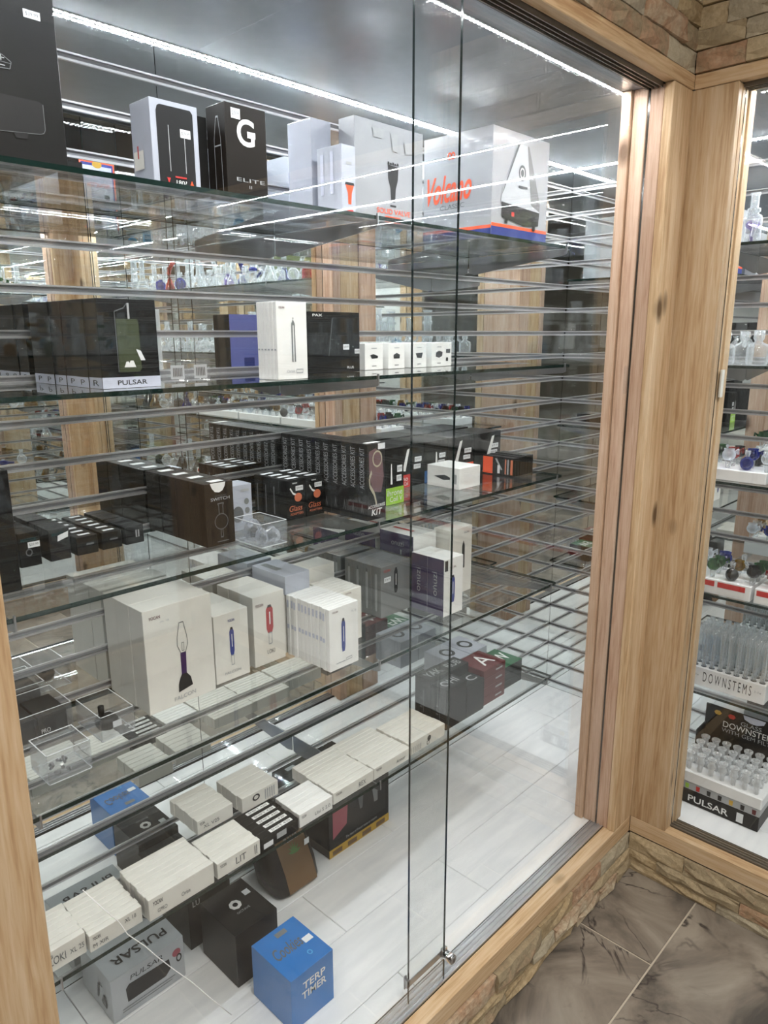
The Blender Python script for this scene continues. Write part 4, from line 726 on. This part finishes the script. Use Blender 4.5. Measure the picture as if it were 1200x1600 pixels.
# ================================================================== glassware of the right and opposite cases
GL = {}
def gmat(n, tint, body, am): GL[n] = glass('glass_'+n, tint, 0., .07, body, am)
gmat('clear', (.95,.965,.97), (.9,.93,.96), .34); gmat('cobalt blue', (.06,.10,.5), (.012,.025,.26), .85); gmat('red', (.6,.07,.06), (.42,.03,.025), .8); gmat('green', (.12,.34,.14), (.03,.14,.05), .8)
gmat('amber', (.6,.4,.12), (.3,.19,.04), .7); gmat('sky blue', (.25,.62,.8), (.1,.36,.55), .7); gmat('purple', (.45,.35,.7), (.28,.22,.5), .6); gmat('milky white', (.85,.88,.92), (.82,.86,.92), .85); gmat('black', (.05,.05,.06), (.02,.02,.02), .9); gmat('smoky', (.5,.5,.5), (.16,.16,.16), .6)
PROTO = {}
def proto(kind, colr):
    """list of (part name, mesh) for one kind of glass piece, base at the origin"""
    k = (kind, colr)
    if k in PROTO: return PROTO[k]
    g, c = GL[colr], GL['clear']; parts = []
    def add(n, q, m_): parts.append((n, q.mesh(n, m_)))
    if kind == 'beaker pipe':
        q = MB(); q.lathe([(.001, .002), (.036, 0), (.040, .006), (.036, .02), (.020, .055), (.014, .07), (.0135, .075)], 16); add('beaker_base', q, g)
        q = MB(); q.lathe([(.0135, .075), (.0135, .15), (.0175, .156), (.0175, .162), (.0125, .162), (.0125, .075)], 14); add('neck', q, c)
        q = MB(); q.tube([(.026, 0, .035), (.046, 0, .062)], .0065, 8); q.tube([(.046, 0, .062), (.052, 0, .070)], [.0065, .0095], 8); add('joint', q, c)
    elif kind == 'straight tube pipe':
        q = MB(); q.lathe([(.001, 0), (.030, 0), (.030, .005), (.017, .007), (.017, .05), (.021, .056), (.017, .062), (.017, .17), (.021, .176), (.016, .178), (.015, .06)], 14); add('tube', q, c)
        q = MB(); q.lathe([(.0185, .062), (.0225, .066), (.0225, .074), (.0185, .078)], 14); q.lathe([(.0185, .120), (.0225, .124), (.0225, .130), (.0185, .134)], 14); add('coloured_rings', q, g)
        q = MB(); q.tube([(.014, 0, .03), (.040, 0, .055), (.044, 0, .068)], [.006, .006, .009], 8); add('joint', q, g)
    elif kind == 'bubbler':
        q = MB(); q.lathe([(.001, 0), (.022, 0), (.024, .004), (.024, .066), (.021, .074), (.013, .078), (.013, .082)], 18); add('body', q, c)
        q = MB(); q.lathe([(.013, .080), (.017, .084), (.017, .092), (.011, .094), (.011, .124), (.0135, .128), (.0135, .132), (.0095, .130), (.0095, .09)], 14); add('mouthpiece', q, c)
        q = MB(); q.lathe([(.001, .004), (.004, .004), (.004, .036), (.016, .044), (.019, .052), (.015, .060), (.004, .062)], 12); add('purple_flower', q, g)
        q = MB(); q.tube([(.020, 0, .02), (.040, 0, .044), (.044, 0, .060)], [.0055, .006, .009], 8); add('joint', q, c)
    elif kind == 'round bottle':
        q = MB(); q.lathe([(.001, .001)] + [(.027*math.sin(math.pi*(.12+.76*j/9)), .027-.029*math.cos(math.pi*(.12+.76*j/9))) for j in range(10)] + [(.009, .056)], 16); add('globe', q, g)
        q = MB(); q.lathe([(.009, .052), (.008, .062), (.0115, .070), (.0115, .082), (.009, .082), (.0075, .062)], 12); add('neck', q, c)
    elif kind == 'flat bottle':
        q = MB(); q.lathe([(.001, 0), (.024, 0), (.026, .004), (.026, .042), (.022, .050), (.010, .055), (.009, .06)], 16); add('body', q, g)
        q = MB(); q.lathe([(.009, .058), (.013, .064), (.013, .084), (.0105, .084), (.008, .060)], 12); add('neck', q, c)
        q = MB(); q.tube([(.018, 0, .045), (.034, 0, .060), (.034, 0, .074)], [.006, .0065, .009], 8); add('joint', q, c)
    elif kind == 'bent pipe':
        q = MB(); q.lathe([(.001, 0), (.026, 0), (.028, .01), (.024, .03), (.014, .045), (.012, .06)], 14); add('base', q, g)
        q = MB(); q.tube([(0, 0, .055), (-.004, 0, .09), (.006, 0, .12), (.030, 0, .145), (.036, 0, .15)], [.012, .0115, .011, .0105, .014], 10, cap=False); add('bent_neck', q, g)
        q = MB(); q.tube([(-.018, 0, .026), (-.036, 0, .046), (-.040, 0, .056)], [.006, .006, .009], 8); add('joint', q, c)
    elif kind == 'spoon pipe':
        q = MB(); q.tube([(-.020, 0, .015), (-.014, 0, .016), (0, 0, .017), (.014, 0, .015), (.03, 0, .012), (.055, 0, .010), (.062, 0, .010)], [.004, .013, .016, .012, .008, .006, .007], 10); add('body', q, g)
        q = MB(); q.lathe([(.004, .028), (.009, .033), (.010, .036), (.007, .034)], 10); add('bowl_rim', q, GL['milky white'])
    elif kind == 'bowl piece':
        q = MB(); q.lathe([(.001, .020)] + [(.015*math.sin(math.pi*(.15+.6*j/6)), .030-.014*math.cos(math.pi*(.15+.6*j/6))) for j in range(7)] + [(.012, .044)], 12); add('bowl', q, g)
        q = MB(); q.lathe([(.001, 0), (.0055, 0), (.007, .018), (.005, .021)], 10); add('stem', q, c)
        q = MB(); q.tube([(.013, 0, .034), (.021, 0, .040), (.022, 0, .030)], [.0035, .004, .003], 6); add('handle', q, g)
    PROTO[k] = parts; return parts
def place(kind, colr, loc, rz, label, group, s=1.):
    t = tag(empty('glass_'+kind.replace(' ', '_'), loc), label, 'glass pipe', group); t.rotation_euler.z = rz; t.scale = (s, s, s)
    for n_, me in proto(kind, colr): link(n_, me, t)
    return t
rg = random.Random(11)
def shelf_row(case, level, xs_or_ys, fixed, along, kinds, cols, rowname, smin=.9, smax=1.1, skip=()):
    for i, a in enumerate(xs_or_ys):
        if i in skip: continue
        kd, cl = kinds[i % len(kinds)] if rg.random() < .7 else rg.choice(kinds), rg.choice(cols)
        loc = (fixed+rg.uniform(-.008, .008), a+rg.uniform(-.006, .006), level+.0006) if along == 'y' else (a+rg.uniform(-.006, .006), fixed+rg.uniform(-.008, .008), level+.0006)
        nm = SHN[[round(v, 3) for v in LV].index(round(level, 3))]
        place(kd, cl, loc, rg.uniform(0, 6.28), f'{cl} glass {kd}, {nth(i)} from the corner, {rowname} row, {nm} {case} shelf', f'glass pipes on the {nm} {case} shelf', rg.uniform(smin, smax))
def steps(a, b, n): return [a+(b-a)*k/(n-1) for k in range(n)]
BIG = ['beaker pipe', 'straight tube pipe', 'flat bottle', 'bent pipe', 'round bottle', 'flat bottle']
# right case, direct view and mirror view
t = place('bubbler', 'purple', (2.235, .742, S1+.0006), 3.6, 'tall clear bubbler with purple flower inside, beside the corner post, top right shelf', 'glass pipes on the top right shelf', 1.0)
shelf_row('right', S1, steps(.60, -1.2, 20), 2.21, 'y', BIG, ['clear', 'clear', 'clear', 'clear', 'cobalt blue', 'clear', 'clear', 'sky blue', 'clear', 'red', 'clear'], 'front')
shelf_row('right', S1, steps(.62, -1.2, 16), 2.34, 'y', ['straight tube pipe', 'bent pipe', 'beaker pipe'], ['clear', 'cobalt blue', 'clear', 'clear', 'clear', 'purple'], 'rear')
shelf_row('right', S2, steps(.775, -1.2, 24), 2.21, 'y', ['flat bottle', 'flat bottle', 'straight tube pipe', 'round bottle'], ['clear', 'clear', 'clear', 'clear', 'sky blue'], 'front', .95, 1.15)
shelf_row('right', S2, steps(.76, -1.2, 18), 2.33, 'y', ['flat bottle', 'straight tube pipe', 'beaker pipe'], ['clear', 'clear', 'clear'], 'rear')
SMALL = ['bowl piece', 'spoon pipe', 'round bottle', 'bowl piece']
MIXC = ['cobalt blue', 'milky white', 'green', 'black', 'black', 'clear', 'clear', 'amber', 'smoky', 'clear', 'milky white', 'cobalt blue', 'red']
def rack(label, y0, y1, x0, x1, z, h, mat):
    t = tag(empty('display_rack', ((x0+x1)/2, (y0+y1)/2, z+.0005)), label, 'rack', 'low white racks under the small glass pieces'); X, Y = (x1-x0)/2, (y1-y0)/2
    q = MB(); q.bevbox(-X, X, -Y, Y, 0, h, .0015); q.build('block', mat, t); return t
RLAB = ('nearest the corner post', 'second from the corner post', 'third from the corner post', 'fourth from the corner post', 'farthest from the corner post')
YR = [(.615, .80), (.42, .605), (.14, .41), (-.2, .13), (-.6, -.21)]
for k, (y0, y1) in enumerate(YR):
    rack(f'low frosted white rack on the third right shelf, {RLAB[k]}', y0, y1, 2.178, 2.32, S3, .032, FOAM)
    t = rack(f'white label rack with red strips on the fourth right shelf, {RLAB[k]}', y0, y1, 2.163, 2.308, S4, .045, FOAM); Y = (y1-y0)/2
    for j in range(2 if k < 3 else 3):
        a = Y-.006-j*(2*Y-.012)/(2 if k < 3 else 3); b = a-(2*Y-.03)/(2 if k < 3 else 3)
        q = MB(); q.face([(-.0732, a, .024), (-.0732, b, .024), (-.0732, b, .040), (-.0732, a, .040)]); q.build('red_strip', RED, t); q = MB(); q.face([(-.0732, a, .006), (-.0732, b, .006), (-.0732, b, .022), (-.0732, a, .022)]); q.build('white_label', PRW, t)
def scatter(level, z, n, y0, y1, xs, nm, where):
    for i in range(n):
        a = y0+(y1-y0)*i/(n-1)
        for j, x in enumerate(xs):
            kd = 'round bottle' if i % 5 == 2+j % 2 and j != 1 else 'bowl piece'; cl = rg.choice(MIXC) if i > 7 else ['cobalt blue', 'black', 'green', 'milky white', 'black', 'amber', 'cobalt blue', 'red', 'green', 'clear'][(i*3+j*4+(5 if nm == 'fourth' else 0)) % 10]
            place(kd, cl, (x, a+rg.uniform(-.002, .002), z+.0008), rg.uniform(0, 6.28), f'small {cl} glass {kd}, {nth(i)} from the corner, {("front","middle","rear")[j]} row, {nm} right shelf', f'small glass pieces on the {nm} right shelf', rg.uniform(1.1, 1.32) if kd == 'bowl piece' else rg.uniform(.66, .72))
scatter(S3, S3+.0325, 26, .785, -.58, (2.204, 2.248, 2.296), 'third', '')
scatter(S4, S4+.0455, 26, .785, -.58, (2.186, 2.232, 2.281), 'fourth', '')
shelf_row('right', S3, steps(-.68, -1.2, 7), 2.23, 'y', BIG, MIXC, 'end'); shelf_row('right', S4, steps(-.68, -1.2, 7), 2.23, 'y', BIG, MIXC, 'end')
shelf_row('right', S5, steps(.35, -1.2, 14), 2.25, 'y', BIG, ['clear', 'clear', 'amber', 'smoky'], 'front')
carton('olive green carton on the top shelf of the right case', 2.43, 2.47, -.25, .12, S1, .2, P('olive_card', sh((92,104,40)), .5))
# downstem rack on the lowest right shelf
t = tag(empty('downstem_rack', (2.27, .665, S5+.0005)), 'white lettered rack of upright clear glass tubes, lowest right shelf', 'rack'); W2, D2, H2 = .14, .225, .062
q = MB(); q.bevbox(-W2/2, W2/2, -D2/2, D2/2, 0, H2, .002); q.build('block', FOAM, t); decal.n = 0
fnl = mapper('left', W2, D2, H2); decal(t, fnl, ('text', 'left', 'D O W N S T E M S', .20, .28, .83, .80, INK)); decal(t, fnl, ('text', 'left', '3 - 5 in', .06, .52, .14, .62, MIDG)); decal(t, fnl, ('text', 'left', '3 - 5 in', .87, .52, .95, .62, MIDG))
q = MB(); q.lathe([(.0085, 0), (.0085, .0006), (.001, .0006)], 12); hole = q.mesh('hole', INK)
q = MB(); q.lathe([(.0062, 0), (.0062, .098), (.0088, .104), (.0088, .122), (.0074, .122), (.0052, .10), (.0052, 0)], 12); tubem = q.mesh('glass_downstem', GL['clear'])
for r_ in range(5):
    for c in range(9):
        lx, ly = -.056+.028*r_, .098-.0245*c
        link('hole', hole, t, (lx, ly, H2+.0002))
        tag(link('glass_downstem', tubem, None, (2.27+lx, .665+ly, S5+.0005+H2+.0012)), f'clear upright glass tube in the lettered rack, row {nth(r_)}, {nth(c)} from the corner', 'glass tube', 'clear tubes in the lettered rack')
# counter display of downstems on the deck
t = tag(empty('downstem_display', (2.20, .618, DZ+.0005)), 'black and white counter display with lettered back card on the right deck', 'display'); W3, D3 = .20, .235
q = MB(); q.bevbox(-W3/2, W3/2, -D3/2, D3/2, 0, .048, .001); q.build('base_box', BLACK, t); decal.n = 0; fb = mapper('left', W3, D3, .048)
decal(t, fb, ('text', 'left', 'PULSAR', .13, .22, .64, .66, PRW, {'bold': .012})); decal(t, fb, ('rect', 'left', .74, .16, .82, .80, STICK, 'price_sticker'))
q = MB(); q.bevbox(-W3/2, W3/2, -D3/2, D3/2, .0485, .074, .001); q.build('grey_band', LGREY, t)
for c in range(7):
    cl = (GREEN, RED, INK, CHAR, YELLOW, CHAR, MAROON)[c]; q = MB(); y_ = .098-.0325*c; q.face([(-W3/2-.0006, y_, .052), (-W3/2-.0006, y_-.010, .052), (-W3/2-.0006, y_-.011, .068), (-W3/2-.0006, y_+.001, .068)]); q.build('gem_picture', cl, t)
q = MB(); q.bevbox(-W3/2-.004, W3/2-.03, -D3/2-.003, D3/2+.003, .0745, .112, .003); q.build('foam_slab', FOAM, t)
q = MB(); q.box(W3/2-.03, W3/2-.024, -D3/2, D3/2, .0745, .265); q.box(W3/2-.10, W3/2-.03, D3/2-.003, D3/2, .113, .20); q.build('back_card', BLACK, t); decal.n = 0
fc = lambda u, v, l: (W3/2-.03-l, D3/2-u*D3, .0745+v*.19)
for a in ((('text', 'x', 'GLASS', .46, .80, .72, .87, LGREY)), ('text', 'x', 'DOWNSTEMS', .24, .68, .92, .785, PRW), ('text', 'x', 'WITH GEM FILTERS', .23, .59, .98, .66, LGREY), ('poly', 'x', ring(.16, .90, .05, .045, 6), YELLOW, 'gem_print'), ('poly', 'x', ring(.34, .90, .05, .045, 6), RED, 'gem_print'), ('poly', 'x', ring(.88, .90, .07, .05, 8), GREEN, 'gem_print'), ('poly', 'x', [(.48, 1.), (.50, .93), (.58, .89), (.66, .89), (.74, .93), (.76, 1.)], PALEB, 'hang_tab')): decal(t, fc, a)
q = MB(); q.lathe([(.007, -.02), (.007, 0), (.0115, .006), (.0135, .012), (.010, .019), (.0095, .027), (.0135, .034), (.0135, .038), (.0095, .037), (.0075, .012)], 12); jm = q.mesh('glass_joint', glass('frosted_joint', (.92,.94,.95), .1, .06, (.95,.96,.97), .9))
for r_ in range(4):
    for c in range(7):
        tag(link('glass_joint', jm, None, (2.20-.085+.040*r_, .618+.098-.0325*c, DZ+.0005+.112+.0202)), f'frosted glass joint in the counter display, row {nth(r_)}, {nth(c)} from the corner', 'glass joint', 'frosted joints in the counter display')
# opposite case seen in the mirrors
for i, z in enumerate(LV[:4]):
    shelf_row('opposite', z, steps(1.75, .3, 15), -1.72, 'x', BIG if i < 2 else ['beaker pipe', 'round bottle', 'bent pipe', 'spoon pipe'], ['clear', 'clear', 'clear', 'amber', 'cobalt blue', 'green'] if i < 3 else MIXC, 'front')
    if i < 3: shelf_row('opposite', z, steps(1.72, .3, 12), -1.87, 'x', BIG, ['clear', 'clear', 'green', 'smoky'], 'rear')
